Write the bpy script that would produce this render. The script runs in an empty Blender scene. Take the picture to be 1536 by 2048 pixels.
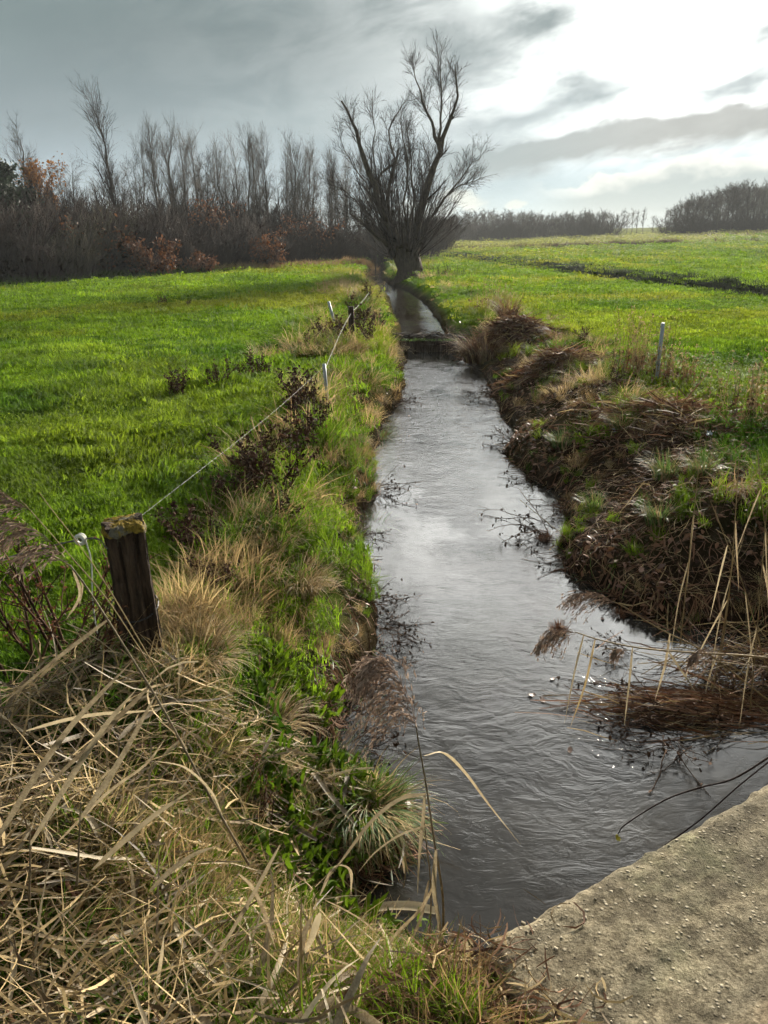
import bpy, math, random
import numpy as np
from mathutils import Vector

D = bpy.data
SC = bpy.context.scene
COL = SC.collection
RAD = math.radians

# ------------------------------------------------------------------ camera
CAM_Z, PITCH, FPX = 2.0, RAD(19.8), 1540.0
cam = D.cameras.new('camera')
cam.sensor_fit = 'VERTICAL'
cam.angle = 2 * math.atan(1024 / FPX)
cam.clip_start, cam.clip_end = 0.05, 4000
cam_o = D.objects.new('camera', cam)
cam_o.location = (0, 0, CAM_Z)
cam_o.rotation_euler = (math.pi / 2 - PITCH, 0, 0)
COL.objects.link(cam_o)
SC.camera = cam_o

# ------------------------------------------------------------------ sun, exposure
EXPO = 1.35
SKY_STRENGTH = 0.43
SUN_AZ, SUN_EL = RAD(24.0), RAD(15.5)
SUN = Vector((math.sin(SUN_AZ) * math.cos(SUN_EL), math.cos(SUN_AZ) * math.cos(SUN_EL), math.sin(SUN_EL)))
sl = D.lights.new('sun', 'SUN')
sl.energy = 5.0
sl.angle = RAD(7.0)
sl.color = (1.0, 0.92, 0.78)
so = D.objects.new('sun', sl)
so.rotation_euler = SUN.to_track_quat('Z', 'Y').to_euler()
COL.objects.link(so)

SC.render.engine = 'CYCLES'
SC.view_settings.view_transform = 'Standard'
SC.view_settings.look = 'None'
SC.view_settings.exposure = EXPO
SC.view_settings.gamma = 1.0
SC.view_settings.use_curve_mapping = False
SC.cycles.use_denoising = True
SC.cycles.max_bounces = 4
SC.cycles.diffuse_bounces = 2
SC.cycles.glossy_bounces = 2
SC.cycles.transmission_bounces = 4
SC.cycles.transparent_max_bounces = 8
SC.cycles.volume_bounces = 0
SC.cycles.use_adaptive_sampling = True
SC.cycles.adaptive_threshold = 0.04
SC.cycles.adaptive_min_samples = 8


# ------------------------------------------------------------------ node helper
class NT:
    def __init__(s, tree):
        s.t = tree
        tree.nodes.clear()

    def n(s, kind, **kw):
        nd = s.t.nodes.new(kind)
        for k, v in kw.items():
            setattr(nd, k, v)
        return nd

    def put(s, sock, v):
        if hasattr(v, 'node'):
            s.t.links.new(v, sock)
        elif v is not None:
            sock.default_value = v

    def m(s, op, a=None, b=None, c=None, clamp=False):
        nd = s.n('ShaderNodeMath', operation=op, use_clamp=clamp)
        for i, v in enumerate((a, b, c)):
            s.put(nd.inputs[i], v)
        return nd.outputs[0]

    def v(s, op, a=None, b=None, out=0):
        nd = s.n('ShaderNodeVectorMath', operation=op)
        s.put(nd.inputs[0], a)
        if b is not None:
            s.put(nd.inputs[1], b)
        return nd.outputs[out]

    def noise(s, vec, scale, detail=4, rough=0.55, dist=0.0, out='Fac'):
        nd = s.n('ShaderNodeTexNoise')
        s.put(nd.inputs['Vector'], vec)
        nd.inputs['Scale'].default_value = scale
        nd.inputs['Detail'].default_value = detail
        nd.inputs['Roughness'].default_value = rough
        nd.inputs['Distortion'].default_value = dist
        return nd.outputs[out]

    def ss(s, x, a, b, lo=0.0, hi=1.0):
        nd = s.n('ShaderNodeMapRange', interpolation_type='SMOOTHSTEP')
        s.put(nd.inputs['Value'], x)
        for k, v in (('From Min', a), ('From Max', b), ('To Min', lo), ('To Max', hi)):
            nd.inputs[k].default_value = v
        return nd.outputs[0]

    def mix(s, f, a, b, mode='MIX'):
        nd = s.n('ShaderNodeMix', data_type='RGBA', blend_type=mode)
        s.put(nd.inputs[0], f)
        for sock, v in ((nd.inputs[6], a), (nd.inputs[7], b)):
            if isinstance(v, tuple) and len(v) == 3:
                v = (*v, 1)
            s.put(sock, v)
        return nd.outputs[2]

    def comb(s, x, y, z):
        nd = s.n('ShaderNodeCombineXYZ')
        for i, v in enumerate((x, y, z)):
            s.put(nd.inputs[i], v)
        return nd.outputs[0]

    def sep(s, v):
        nd = s.n('ShaderNodeSeparateXYZ')
        s.put(nd.inputs[0], v)
        return nd.outputs


# ------------------------------------------------------------------ sky
def build_world():
    w = D.worlds.new('World')
    SC.world = w
    w.use_nodes = True
    w.cycles.sampling_method = 'NONE'
    t = NT(w.node_tree)
    d = t.n('ShaderNodeTexCoord').outputs['Generated']
    d = t.v('NORMALIZE', d)
    x, y, z = t.sep(d)
    el0 = t.m('MULTIPLY', t.m('ARCSINE', z), 57.2958)
    az0 = t.m('MULTIPLY', t.m('ARCTAN2', x, y), 57.2958)
    # squared angle to the sun's glow, stretched upwards to brighten the water
    du = t.m('SUBTRACT', el0, 13.0)
    du = t.m('MULTIPLY', du, t.ss(du, -1.0, 8.0, 1.0, 0.42))
    k = t.m('ADD', t.m('POWER', t.m('ABSOLUTE', t.m('DIVIDE', t.m('SUBTRACT', az0, 18.5), 57.3)), 2.0), t.m('POWER', t.m('ABSOLUTE', t.m('DIVIDE', du, 57.3)), 2.0))
    # wind-warped cloud coordinates, streaks rising to the right
    P2 = t.comb(t.m('MULTIPLY', az0, 0.095), t.m('MULTIPLY', t.m('SUBTRACT', el0, t.m('MULTIPLY', az0, 0.16)), 0.22), 3.7)
    wn = t.sep(t.noise(P2, 1.3, 5, 0.6, 0.2, 'Color'))
    wn2 = t.sep(t.noise(P2, 5.5, 4, 0.6, 0.0, 'Color'))
    az = t.m('ADD', az0, t.m('ADD', t.m('MULTIPLY', t.m('SUBTRACT', wn[0], 0.5), 7.0), t.m('MULTIPLY', t.m('SUBTRACT', wn2[0], 0.5), 1.6)))
    el = t.m('ADD', el0, t.m('ADD', t.m('MULTIPLY', t.m('SUBTRACT', wn[1], 0.5), 2.6), t.m('MULTIPLY', t.m('SUBTRACT', wn2[1], 0.5), 1.1)))
    n2 = t.noise(P2, 1.6, 6, 0.58, 0.5)
    n3 = t.noise(P2, 0.30, 3, 0.5)
    # thin clear air low down (Nishita), grey stratus deck above it
    sky = t.n('ShaderNodeTexSky', sky_type='NISHITA')
    sky.sun_disc = False
    sky.sun_elevation = SUN_EL
    sky.sun_rotation = SUN_AZ
    ns = t.v('SCALE', sky.outputs[0])
    ns.node.inputs['Scale'].default_value = 0.05
    low = t.v('ADD', t.v('MULTIPLY', ns, (0.06, 0.13, 0.26)), (0.36, 0.45, 0.50))
    deck = t.mix(t.ss(el0, 4.0, 13.0), (0.290, 0.372, 0.40), (0.158, 0.218, 0.228))
    deck = t.mix(t.ss(el0, 13.0, 40.0), deck, (0.30, 0.33, 0.34))
    deck = t.mix(1.0, deck, t.mix(t.ss(n3, 0.3, 0.7), (0.86, 0.86, 0.88), (1.16, 1.14, 1.12)), 'MULTIPLY')
    base = t.mix(t.ss(el, 0.5, 7.0), low, deck)
    # light of the veiled sun
    g = t.m('ADD', t.m('MULTIPLY', t.m('EXPONENT', t.m('DIVIDE', k, -0.040)), 1.8), t.m('MULTIPLY', t.m('EXPONENT', t.m('DIVIDE', k, -0.17)), 0.42))
    g = t.m('ADD', g, t.m('MULTIPLY', t.m('EXPONENT', t.m('DIVIDE', k, -0.006)), 2.0))
    g = t.m('MULTIPLY', g, t.ss(el, 0.5, 8.5, 0.04, 1.0))
    fill_lobe = t.m('MULTIPLY', t.m('MULTIPLY', t.ss(el0, 13.5, 21.0), t.ss(el0, 40.0, 23.0)), t.m('EXPONENT', t.m('MULTIPLY', t.m('POWER', t.m('ABSOLUTE', t.m('DIVIDE', t.m('SUBTRACT', az0, 12.0), 38.0)), 2.0), -1.0)))  # bright sky lobe above the view, added to brighten the water's reflection
    g = t.m('ADD', g, t.m('MULTIPLY', fill_lobe, 4.6))
    thin = t.m('ADD', t.ss(n2, 0.33, 0.62, 0.40, 1.0), t.m('MULTIPLY', t.m('SUBTRACT', wn2[2], 0.5), 0.5))

    def blob(a, e, rx, ry, tilt):
        da = t.m('SUBTRACT', az, a)
        de = t.m('SUBTRACT', t.m('SUBTRACT', el, e), t.m('MULTIPLY', da, tilt))
        q = t.m('ADD', t.m('POWER', t.m('ABSOLUTE', t.m('DIVIDE', da, rx)), 2.0), t.m('POWER', t.m('ABSOLUTE', t.m('DIVIDE', de, ry)), 2.0))
        return t.m('EXPONENT', t.m('MULTIPLY', q, -1.0))
    dark = None
    for a, e, rx, ry, tl, s in ((10.6, 12.6, 2.6, 0.8, 0.25, 0.80), (13.4, 8.8, 3.6, 1.0, 0.15, 0.78), (9.3, 7.0, 4.8, 0.9, 0.12, 0.72), (22.6, 8.7, 4.4, 0.75, 0.22, 0.72), (24.0, 11.4, 4.0, 0.5, 0.30, 0.62), (5.2, 11.8, 3.2, 1.9, 0.1, 0.5), (30.0, 13.0, 7.0, 1.2, 0.3, 0.5), (14.0, 21.0, 9.0, 2.0, 0.2, 0.5)):
        b = t.m('MULTIPLY', blob(a, e, rx, ry, tl), s)
        dark = b if dark is None else t.m('ADD', dark, b)
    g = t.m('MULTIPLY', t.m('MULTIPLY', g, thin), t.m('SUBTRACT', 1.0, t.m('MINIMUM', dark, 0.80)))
    gcol = t.v('SCALE', (1.0, 0.995, 0.955))
    t.put(gcol.node.inputs['Scale'], g)
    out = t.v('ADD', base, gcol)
    # long grey bank under the sun
    eb = t.m('SUBTRACT', t.m('SUBTRACT', el, 4.9), t.m('MULTIPLY', t.m('SUBTRACT', az, 8.0), 0.115))
    bank = t.m('MULTIPLY', t.ss(eb, -1.7, -0.5), t.ss(eb, 1.35, 0.55))
    bank = t.m('MULTIPLY', bank, t.m('MULTIPLY', t.ss(az0, -3.0, 7.0), t.ss(az0, 75.0, 45.0)))
    out = t.mix(t.m('MULTIPLY', bank, 0.9), out, t.mix(t.ss(az0, 4.0, 20.0), (0.33, 0.40, 0.41), (0.375, 0.385, 0.365)))
    # lower row of cumulus with lit tops
    vor = t.noise(t.comb(t.m('MULTIPLY', az0, 0.35), t.m('MULTIPLY', el0, 0.55), 1.3), 1.0, 5, 0.55)
    topl = t.m('ADD', 3.3, t.m('ADD', t.m('MULTIPLY', t.ss(az0, 12.0, 21.5), 1.5), t.m('MULTIPLY', t.m('SUBTRACT', vor, 0.5), 3.2)))
    ce = t.m('SUBTRACT', el0, topl)
    cum = t.m('MULTIPLY', t.ss(ce, 0.12, -0.12), t.m('MULTIPLY', t.ss(az0, 9.0, 15.0), t.ss(az0, 80.0, 50.0)))
    ccol = t.mix(t.ss(ce, -1.3, -0.05), (0.45, 0.52, 0.51), (0.95, 0.95, 0.87))
    out = t.mix(t.m('MULTIPLY', cum, 0.95), out, ccol)
    for a, e, rx, ry, s in ((4.6, 2.5, 1.6, 0.9, 0.8), (8.6, 1.9, 0.9, 0.35, 0.7), (2.0, 1.6, 1.8, 0.9, 0.5)):
        out = t.mix(t.m('MULTIPLY', t.ss(blob(a, e, rx, ry, 0.0), 0.25, 0.7), s), out, (0.80, 0.82, 0.72))
    out = t.mix(t.ss(el0, 1.6, -0.5), out, (0.50, 0.575, 0.575))
    bg = t.n('ShaderNodeBackground')
    t.put(bg.inputs[0], out)
    bg.inputs[1].default_value = SKY_STRENGTH
    o = t.n('ShaderNodeOutputWorld')
    t.put(o.inputs[0], bg.outputs[0])


build_world()


# ------------------------------------------------------------------ geometry helpers
def ray(u, v):
    a, b = (u - 768) / FPX, (1024 - v) / FPX
    cp, sp = math.cos(PITCH), math.sin(PITCH)
    return np.array((a, cp + b * sp, -sp + b * cp))


def at_z(u, v, z):
    d = ray(u, v)
    return np.array((0, 0, CAM_Z)) + d * ((z - CAM_Z) / d[2])


def at_y(u, v, y):
    d = ray(u, v)
    return np.array((0, 0, CAM_Z)) + d * (y / d[1])


def make_mesh(name, V, Q=None, T=None, smooth=True, attrs=None):
    me = D.meshes.new(name)
    V = np.asarray(V, np.float32).reshape(-1, 3)
    Q = np.zeros((0, 4), np.int32) if Q is None else np.asarray(Q, np.int32).reshape(-1, 4)
    T = np.zeros((0, 3), np.int32) if T is None else np.asarray(T, np.int32).reshape(-1, 3)
    me.vertices.add(len(V))
    me.vertices.foreach_set('co', V.ravel())
    nl = Q.size + T.size
    me.loops.add(nl)
    me.loops.foreach_set('vertex_index', np.concatenate([Q.ravel(), T.ravel()]))
    me.polygons.add(len(Q) + len(T))
    st = np.concatenate([np.arange(len(Q)) * 4, Q.size + np.arange(len(T)) * 3]).astype(np.int32)
    me.polygons.foreach_set('loop_start', st)
    me.update(calc_edges=True)
    me.polygons.foreach_set('use_smooth', np.full(len(me.polygons), bool(smooth)))
    for k, a in (attrs or {}).items():
        a = np.asarray(a, np.float32)
        if a.ndim == 1:
            me.attributes.new(k, 'FLOAT', 'POINT').data.foreach_set('value', a)
        else:
            if a.shape[1] == 3:
                a = np.concatenate([a, np.ones((len(a), 1), np.float32)], 1)
            me.attributes.new(k, 'FLOAT_COLOR', 'POINT').data.foreach_set('color', a.ravel())
    me.validate()
    return me


class MB:
    """collects batches of tubes, strips and solids into one mesh"""
    def __init__(s):
        s.V, s.Q, s.T, s.A, s.n = [], [], [], [], 0

    def add(s, V, Q=None, T=None, a=0.5):
        V = np.asarray(V, float).reshape(-1, 3)
        if Q is not None and len(Q):
            s.Q.append(np.asarray(Q).reshape(-1, 4) + s.n)
        if T is not None and len(T):
            s.T.append(np.asarray(T).reshape(-1, 3) + s.n)
        s.V.append(V)
        s.A.append(np.broadcast_to(np.asarray(a, float), (len(V),)) if np.ndim(a) == 0 else np.asarray(a, float))
        s.n += len(V)
        return s

    def tubes(s, P, R, S=5, a=None, cap=True):
        P = np.asarray(P, float)
        if P.ndim == 2:
            P = P[None]
        R = np.broadcast_to(np.asarray(R, float), P.shape[:2])
        M, K, _ = P.shape
        T = np.gradient(P, axis=1)
        T /= np.linalg.norm(T, axis=2, keepdims=True) + 1e-9
        avg = P[:, -1] - P[:, 0]
        ref = np.where((np.abs(avg[:, 2:3]) > 0.8 * np.linalg.norm(avg, axis=1, keepdims=True)), np.array([[1.0, 0.13, 0]]), np.array([[0.05, 0.1, 1.0]]))
        N = np.cross(T, ref[:, None, :])
        N /= np.linalg.norm(N, axis=2, keepdims=True) + 1e-9
        B = np.cross(T, N)
        ang = np.arange(S) * 2 * np.pi / S
        V = P[:, :, None, :] + R[:, :, None, None] * (N[:, :, None, :] * np.cos(ang)[None, None, :, None] + B[:, :, None, :] * np.sin(ang)[None, None, :, None])
        idx = np.arange(M * K * S).reshape(M, K, S)
        nx = np.roll(idx, -1, axis=2)
        Q = np.stack([idx[:, :-1], idx[:, 1:], nx[:, 1:], nx[:, :-1]], -1).reshape(-1, 4)
        T3 = []
        if cap and S >= 3:
            for j in range(1, S - 1):
                T3.append(np.stack([idx[:, -1, 0], idx[:, -1, j + 1], idx[:, -1, j]], -1))
                T3.append(np.stack([idx[:, 0, 0], idx[:, 0, j], idx[:, 0, j + 1]], -1))
            T3 = np.concatenate(T3)
        av = 0.5 if a is None else np.repeat(np.broadcast_to(np.asarray(a, float), (M,)), K * S)
        return s.add(V, Q, T3, av)

    def strips(s, P, W, side, a=None, fold=0.0):
        """flat leaves: P (M,K,3), W (M,K) half widths, side (M,3) or (M,K,3)"""
        P = np.asarray(P, float)
        if P.ndim == 2:
            P = P[None]
        M, K, _ = P.shape
        W = np.broadcast_to(np.asarray(W, float), (M, K))
        side = np.asarray(side, float)
        if side.ndim == 1:
            side = side[None]
        if side.ndim == 2:
            side = np.repeat(side[:, None, :], K, 1)
        T = np.gradient(P, axis=1)
        side = side - T * (side * T).sum(2, keepdims=True) / ((T * T).sum(2, keepdims=True) + 1e-12)
        side /= np.linalg.norm(side, axis=2, keepdims=True) + 1e-9
        av = 0.5 if a is None else None
        if fold:
            nrm = np.cross(T, side)
            nrm /= np.linalg.norm(nrm, axis=2, keepdims=True) + 1e-9
            V = np.stack([P - side * W[..., None], P - nrm * (W * fold)[..., None], P + side * W[..., None]], 2)
            C = 3
        else:
            V = np.stack([P - side * W[..., None], P + side * W[..., None]], 2)
            C = 2
        idx = np.arange(M * K * C).reshape(M, K, C)
        Q = np.stack([idx[:, :-1, :-1], idx[:, :-1, 1:], idx[:, 1:, 1:], idx[:, 1:, :-1]], -1).reshape(-1, 4)
        if av is None:
            av = np.repeat(np.broadcast_to(np.asarray(a, float), (M,)), K * C)
        return s.add(V, Q, None, av)

    def box(s, c, sx, sy, sz, a=0.5, taper=1.0):
        x, y, z = sx / 2, sy / 2, sz / 2
        V = np.array([(-x, -y, -z), (x, -y, -z), (x, y, -z), (-x, y, -z), (-x * taper, -y * taper, z), (x * taper, -y * taper, z), (x * taper, y * taper, z), (-x * taper, y * taper, z)]) + np.asarray(c)
        return s.add(V, [(0, 3, 2, 1), (4, 5, 6, 7), (0, 1, 5, 4), (1, 2, 6, 5), (2, 3, 7, 6), (3, 0, 4, 7)], None, a)

    def mesh(s, name, smooth=True):
        return make_mesh(name, np.concatenate(s.V), np.concatenate(s.Q) if s.Q else None, np.concatenate(s.T) if s.T else None, smooth, {'bv': np.concatenate(s.A)})

    def build(s, name, mat, parent=None, smooth=True, loc=None):
        return obj(name, s.mesh(name, smooth), mat, parent, loc)


def obj(name, me, mat=None, parent=None, loc=None):
    o = D.objects.new(name, me)
    if mat is not None and len(me.materials) == 0:
        me.materials.append(mat)
    COL.objects.link(o)
    if parent is not None:
        o.parent = parent
    if loc is not None:
        o.location = loc
    return o


def tag(o, label=None, cat=None, group=None, kind=None):
    for k, v in (('label', label), ('category', cat), ('group', group), ('kind', kind)):
        if v:
            o[k] = v
    return o


def thing(name, label, cat, loc=(0, 0, 0), rz=0.0, group=None):
    o = D.objects.new(name, None)
    o.empty_display_size = 0.1
    COL.objects.link(o)
    o.location = loc
    o.rotation_euler = (0, 0, rz)
    return tag(o, label, cat, group)


def copy_tree(src, parent=None):
    c = src.copy()
    COL.objects.link(c)
    c.parent = parent
    for ch in [k for k in D_children(src)]:
        copy_tree(ch, c)
    return c


def D_children(o):
    return list(o.children)


def _hash(ix, iy, seed):
    h = (ix.astype(np.int64) * 374761393 + iy.astype(np.int64) * 668265263 + seed * 974711) & 0x7fffffff
    h = ((h ^ (h >> 13)) * 1274126177) & 0x7fffffff
    h = h ^ (h >> 16)
    return (h & 0xffff) / 65535.0


def vnoise(x, y, seed=0):
    ix, iy = np.floor(x), np.floor(y)
    fx, fy = x - ix, y - iy
    fx, fy = fx * fx * (3 - 2 * fx), fy * fy * (3 - 2 * fy)
    ix, iy = ix.astype(np.int64), iy.astype(np.int64)
    a, b = _hash(ix, iy, seed), _hash(ix + 1, iy, seed)
    c, d = _hash(ix, iy + 1, seed), _hash(ix + 1, iy + 1, seed)
    return (a * (1 - fx) + b * fx) * (1 - fy) + (c * (1 - fx) + d * fx) * fy


def fbm(x, y, oct=4, seed=0, g=0.5):
    s, amp, tot = 0, 1.0, 0
    for i in range(oct):
        s = s + amp * vnoise(x * 2 ** i + 17.3 * i, y * 2 ** i - 9.1 * i, seed + i)
        tot += amp
        amp *= g
    return s / tot - 0.5


def sstep(x, a, b):
    t = np.clip((x - a) / (b - a), 0, 1)
    return t * t * (3 - 2 * t)


def poly_sd(x, y, poly):
    """signed distance to a closed polygon, negative inside"""
    x, y = np.asarray(x, float), np.asarray(y, float)
    shp = x.shape
    x, y = x.ravel(), y.ravel()
    best = np.full(x.shape, 1e9)
    inside = np.zeros(x.shape, bool)
    n = len(poly)
    for i in range(n):
        ax, ay = poly[i]
        bx, by = poly[(i + 1) % n]
        ex, ey = bx - ax, by - ay
        wx, wy = x - ax, y - ay
        tt = np.clip((wx * ex + wy * ey) / (ex * ex + ey * ey + 1e-12), 0, 1)
        best = np.minimum(best, (wx - ex * tt) ** 2 + (wy - ey * tt) ** 2)
        cond = (ay > y) != (by > y)
        inside ^= cond & (x < ex * (y - ay) / (ey if abs(ey) > 1e-12 else 1e-12) + ax)
    dd = np.sqrt(best)
    return np.where(inside, -dd, dd).reshape(shp)


# ------------------------------------------------------------------ materials
MATS = {}


def principled(name, build=None, color=(0.5, 0.5, 0.5), rough=0.8, spec=0.3, transl=0.0, bump=None):
    m = D.materials.new(name)
    m.use_nodes = True
    t = NT(m.node_tree)
    p = t.n('ShaderNodeBsdfPrincipled')
    p.inputs['Roughness'].default_value = rough
    p.inputs['Specular IOR Level'].default_value = spec
    col = build(t, p) if build else (*color, 1)
    if col is not None:
        t.put(p.inputs['Base Color'], col)
    sh = p.outputs[0]
    if transl:
        tr = t.n('ShaderNodeBsdfTranslucent')
        t.put(tr.inputs[0], col)
        mx = t.n('ShaderNodeMixShader')
        mx.inputs[0].default_value = transl
        t.put(mx.inputs[1], sh)
        t.put(mx.inputs[2], tr.outputs[0])
        sh = mx.outputs[0]
    o = t.n('ShaderNodeOutputMaterial')
    t.put(o.inputs[0], sh)
    MATS[name] = m
    return m


def attr(t, name, kind='GEOMETRY', out='Fac'):
    nd = t.n('ShaderNodeAttribute', attribute_name=name, attribute_type=kind)
    return nd.outputs[out]


def bumpn(t, p, height, strength=0.5, dist=0.02):
    b = t.n('ShaderNodeBump')
    b.inputs['Strength'].default_value = strength
    b.inputs['Distance'].default_value = dist
    t.put(b.inputs['Height'], height)
    t.put(p.inputs['Normal'], b.outputs[0])


def two_tone(c1, c2, use_bv=True, scale=6.0):
    def f(t, p):
        n = t.noise(t.n('ShaderNodeTexCoord').outputs['Object'], scale, 4, 0.6)
        fac = t.m('ADD', t.m('MULTIPLY', n, 0.6), t.m('MULTIPLY', attr(t, 'bv'), 0.6)) if use_bv else n
        return t.mix(t.ss(fac, 0.25, 0.85), c1, c2)
    return f


def inst_grass(t, p):
    """per-clump colour carried by the scatter point, varied blade by blade"""
    tint = attr(t, 'tint', 'INSTANCER', 'Color')
    bv = attr(t, 'bv')
    return t.mix(1.0, tint, t.mix(bv, (0.72, 0.74, 0.68), (1.35, 1.26, 1.2)), 'MULTIPLY')


def leaf_f(c1, c2):
    def f(t, p):
        co = t.n('ShaderNodeTexCoord').outputs['Object']
        n = t.noise(co, 22, 5, 0.65)
        n2 = t.noise(co, 160, 3, 0.6)
        fac = t.m('ADD', t.m('ADD', t.m('MULTIPLY', n, 0.7), t.m('MULTIPLY', attr(t, 'bv'), 0.45)), t.m('MULTIPLY', t.m('SUBTRACT', n2, 0.5), 0.5))
        bumpn(t, p, n2, 0.4, 0.002)
        return t.mix(t.ss(fac, 0.25, 0.85), c1, c2)
    return f


principled('grass', inst_grass, rough=0.65, spec=0.08, transl=0.5)
principled('straw', two_tone((0.080, 0.050, 0.022), (0.50, 0.365, 0.175)), rough=0.7, spec=0.25, transl=0.22)
principled('dark_straw', two_tone((0.044, 0.022, 0.014), (0.250, 0.132, 0.074)), rough=0.8, spec=0.2, transl=0.15)
principled('pale_leaf', leaf_f((0.17, 0.115, 0.062), (0.60, 0.49, 0.31)), rough=0.6, spec=0.3, transl=0.25)
principled('grey_leaf', leaf_f((0.085, 0.062, 0.038), (0.34, 0.275, 0.17)), rough=0.6, spec=0.3, transl=0.25)
principled('panicle', two_tone((0.13, 0.086, 0.064), (0.42, 0.31, 0.235), scale=20), rough=0.85, spec=0.1, transl=0.25)
principled('green_leaf', two_tone((0.045, 0.095, 0.018), (0.15, 0.23, 0.055), scale=9), rough=0.5, spec=0.4, transl=0.42)
principled('weed_brown', two_tone((0.030, 0.017, 0.011), (0.105, 0.058, 0.034), scale=25), rough=0.9, spec=0.1)
principled('russet_leaf', two_tone((0.075, 0.030, 0.016), (0.19, 0.080, 0.035), scale=3), rough=0.7, spec=0.2, transl=0.25)
principled('orange_leaf', two_tone((0.15, 0.060, 0.016), (0.28, 0.12, 0.03), scale=1.2), rough=0.7, spec=0.2, transl=0.4)
principled('dark_evergreen', two_tone((0.012, 0.020, 0.012), (0.035, 0.052, 0.026), scale=1.2), rough=0.6, spec=0.2, transl=0.1)
principled('wet_leaf', two_tone((0.085, 0.038, 0.022), (0.26, 0.135, 0.085), scale=12), rough=0.5, spec=0.35)
principled('twig_dark', two_tone((0.020, 0.014, 0.011), (0.052, 0.035, 0.028), scale=3), rough=0.85, spec=0.15)
principled('twig_purple', two_tone((0.014, 0.009, 0.008), (0.044, 0.027, 0.022), scale=1.5), rough=0.85, spec=0.15)
principled('twig_grey', two_tone((0.045, 0.037, 0.030), (0.115, 0.092, 0.074), scale=1.5), rough=0.85, spec=0.15)
principled('twig_green', two_tone((0.022, 0.019, 0.010), (0.056, 0.047, 0.024), scale=1.5), rough=0.85, spec=0.15)


def bark_f(c1, c2, sc=3.0):
    def f(t, p):
        co = t.n('ShaderNodeTexCoord').outputs['Object']
        mp = t.v('MULTIPLY', co, (1.0, 1.0, 0.22))
        n = t.noise(mp, sc * 5, 6, 0.65, 0.4)
        n2 = t.noise(co, sc * 0.4, 4, 0.6)
        bumpn(t, p, n, 0.9, 0.06)
        return t.mix(t.ss(t.m('ADD', t.m('MULTIPLY', n, 0.7), t.m('MULTIPLY', n2, 0.4)), 0.35, 0.75), c1, c2)
    return f


principled('bark_willow', bark_f((0.026, 0.019, 0.014), (0.115, 0.088, 0.058)), rough=0.95, spec=0.1)
principled('bark_wood', bark_f((0.030, 0.024, 0.019), (0.10, 0.08, 0.062)), rough=0.95, spec=0.1)


def moss_post(t, p):
    co = t.n('ShaderNodeTexCoord').outputs['Object']
    g = t.noise(t.v('MULTIPLY', co, (1, 1, 0.12)), 42, 6, 0.65)
    n = t.noise(co, 26, 6, 0.7)
    b = t.mix(t.ss(g, 0.3, 0.7), (0.020, 0.014, 0.010), (0.085, 0.058, 0.040))
    lich = t.m('MULTIPLY', t.ss(n, 0.60, 0.72), 0.7)
    b = t.mix(lich, b, (0.13, 0.115, 0.075))
    bumpn(t, p, t.m('ADD', g, n), 1.0, 0.012)
    return b


principled('old_post', moss_post, rough=0.95, spec=0.15)


def lichen_f(t, p):
    co = t.n('ShaderNodeTexCoord').outputs['Object']
    n = t.noise(co, 60, 5, 0.7)
    n2 = t.noise(co, 14, 3, 0.6)
    bumpn(t, p, n, 1.0, 0.012)
    b = t.mix(t.ss(n, 0.3, 0.7), (0.060, 0.045, 0.012), (0.27, 0.19, 0.030))
    return t.mix(t.ss(n2, 0.50, 0.62), b, t.mix(n, (0.05, 0.04, 0.03), (0.20, 0.19, 0.14)))


principled('lichen', lichen_f, rough=0.95, spec=0.1)
principled('galvanised', two_tone((0.22, 0.25, 0.27), (0.42, 0.46, 0.48), False, 30), rough=0.5, spec=0.5)
principled('rope_white', two_tone((0.42, 0.42, 0.36), (0.78, 0.77, 0.70), False, 80), rough=0.7)
principled('wire', two_tone((0.05, 0.045, 0.04), (0.15, 0.14, 0.12), False, 60), rough=0.55, spec=0.5)
principled('black_plastic', color=(0.015, 0.015, 0.016), rough=0.4, spec=0.5)
# ------------------------------------------------------------------ the lie of the land
WZ, WZ2 = -0.60, -0.36            # water below / above the weir
left_px = [(806, 703), (810, 740), (808, 770), (806, 800), (778, 832), (754, 875), (750, 920), (753, 985), (735, 1015), (706, 1060),
           (702, 1085), (733, 1120), (752, 1170), (762, 1220), (758, 1285), (738, 1330), (704, 1400), (680, 1460), (652, 1515), (640, 1555),
           (672, 1580), (760, 1592), (822, 1612), (840, 1645), (826, 1692), (770, 1738), (705, 1790), (700, 1830)]
right_px = [(905, 703), (962, 742), (976, 790), (1008, 838), (1018, 880), (1003, 908), (1040, 946), (1108, 985), (1128, 1012), (1120, 1060),
            (1116, 1110), (1132, 1150), (1198, 1178), (1250, 1220), (1330, 1255), (1420, 1262), (1536, 1275)]
LOW = [tuple(at_z(u, v, WZ)[:2]) for u, v in left_px]
LOW += [(0.02, 2.22), (0.42, 2.05), (0.80, 1.80), (1.05, 1.2), (1.2, 0.2), (1.3, -1.0), (1.4, -5.0), (3.6, -5.0), (3.5, 0.0), (3.55, 2.6), (3.2, 4.2)]
LOW += [tuple(at_z(u, v, WZ)[:2]) for u, v in right_px[::-1]]
upl = [(800, 684), (804, 659), (792, 640), (784, 612), (778, 594), (752, 576), (742, 571)]
upr = [(778, 567), (806, 578), (832, 594), (852, 612), (876, 642), (884, 658), (895, 684)]
UPP = [tuple(at_z(u, v, WZ2)[:2]) for u, v in upl]
p0 = np.array(UPP[-1])
UPP += [(-1.2, 46.0), (-0.9, 60.0), (-1.1, 85.0), (-0.4, 85.0), (-0.1, 60.0), (-0.2, 46.0)]
UPP += [tuple(at_z(u, v, WZ2)[:2]) for u, v in upr]

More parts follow.
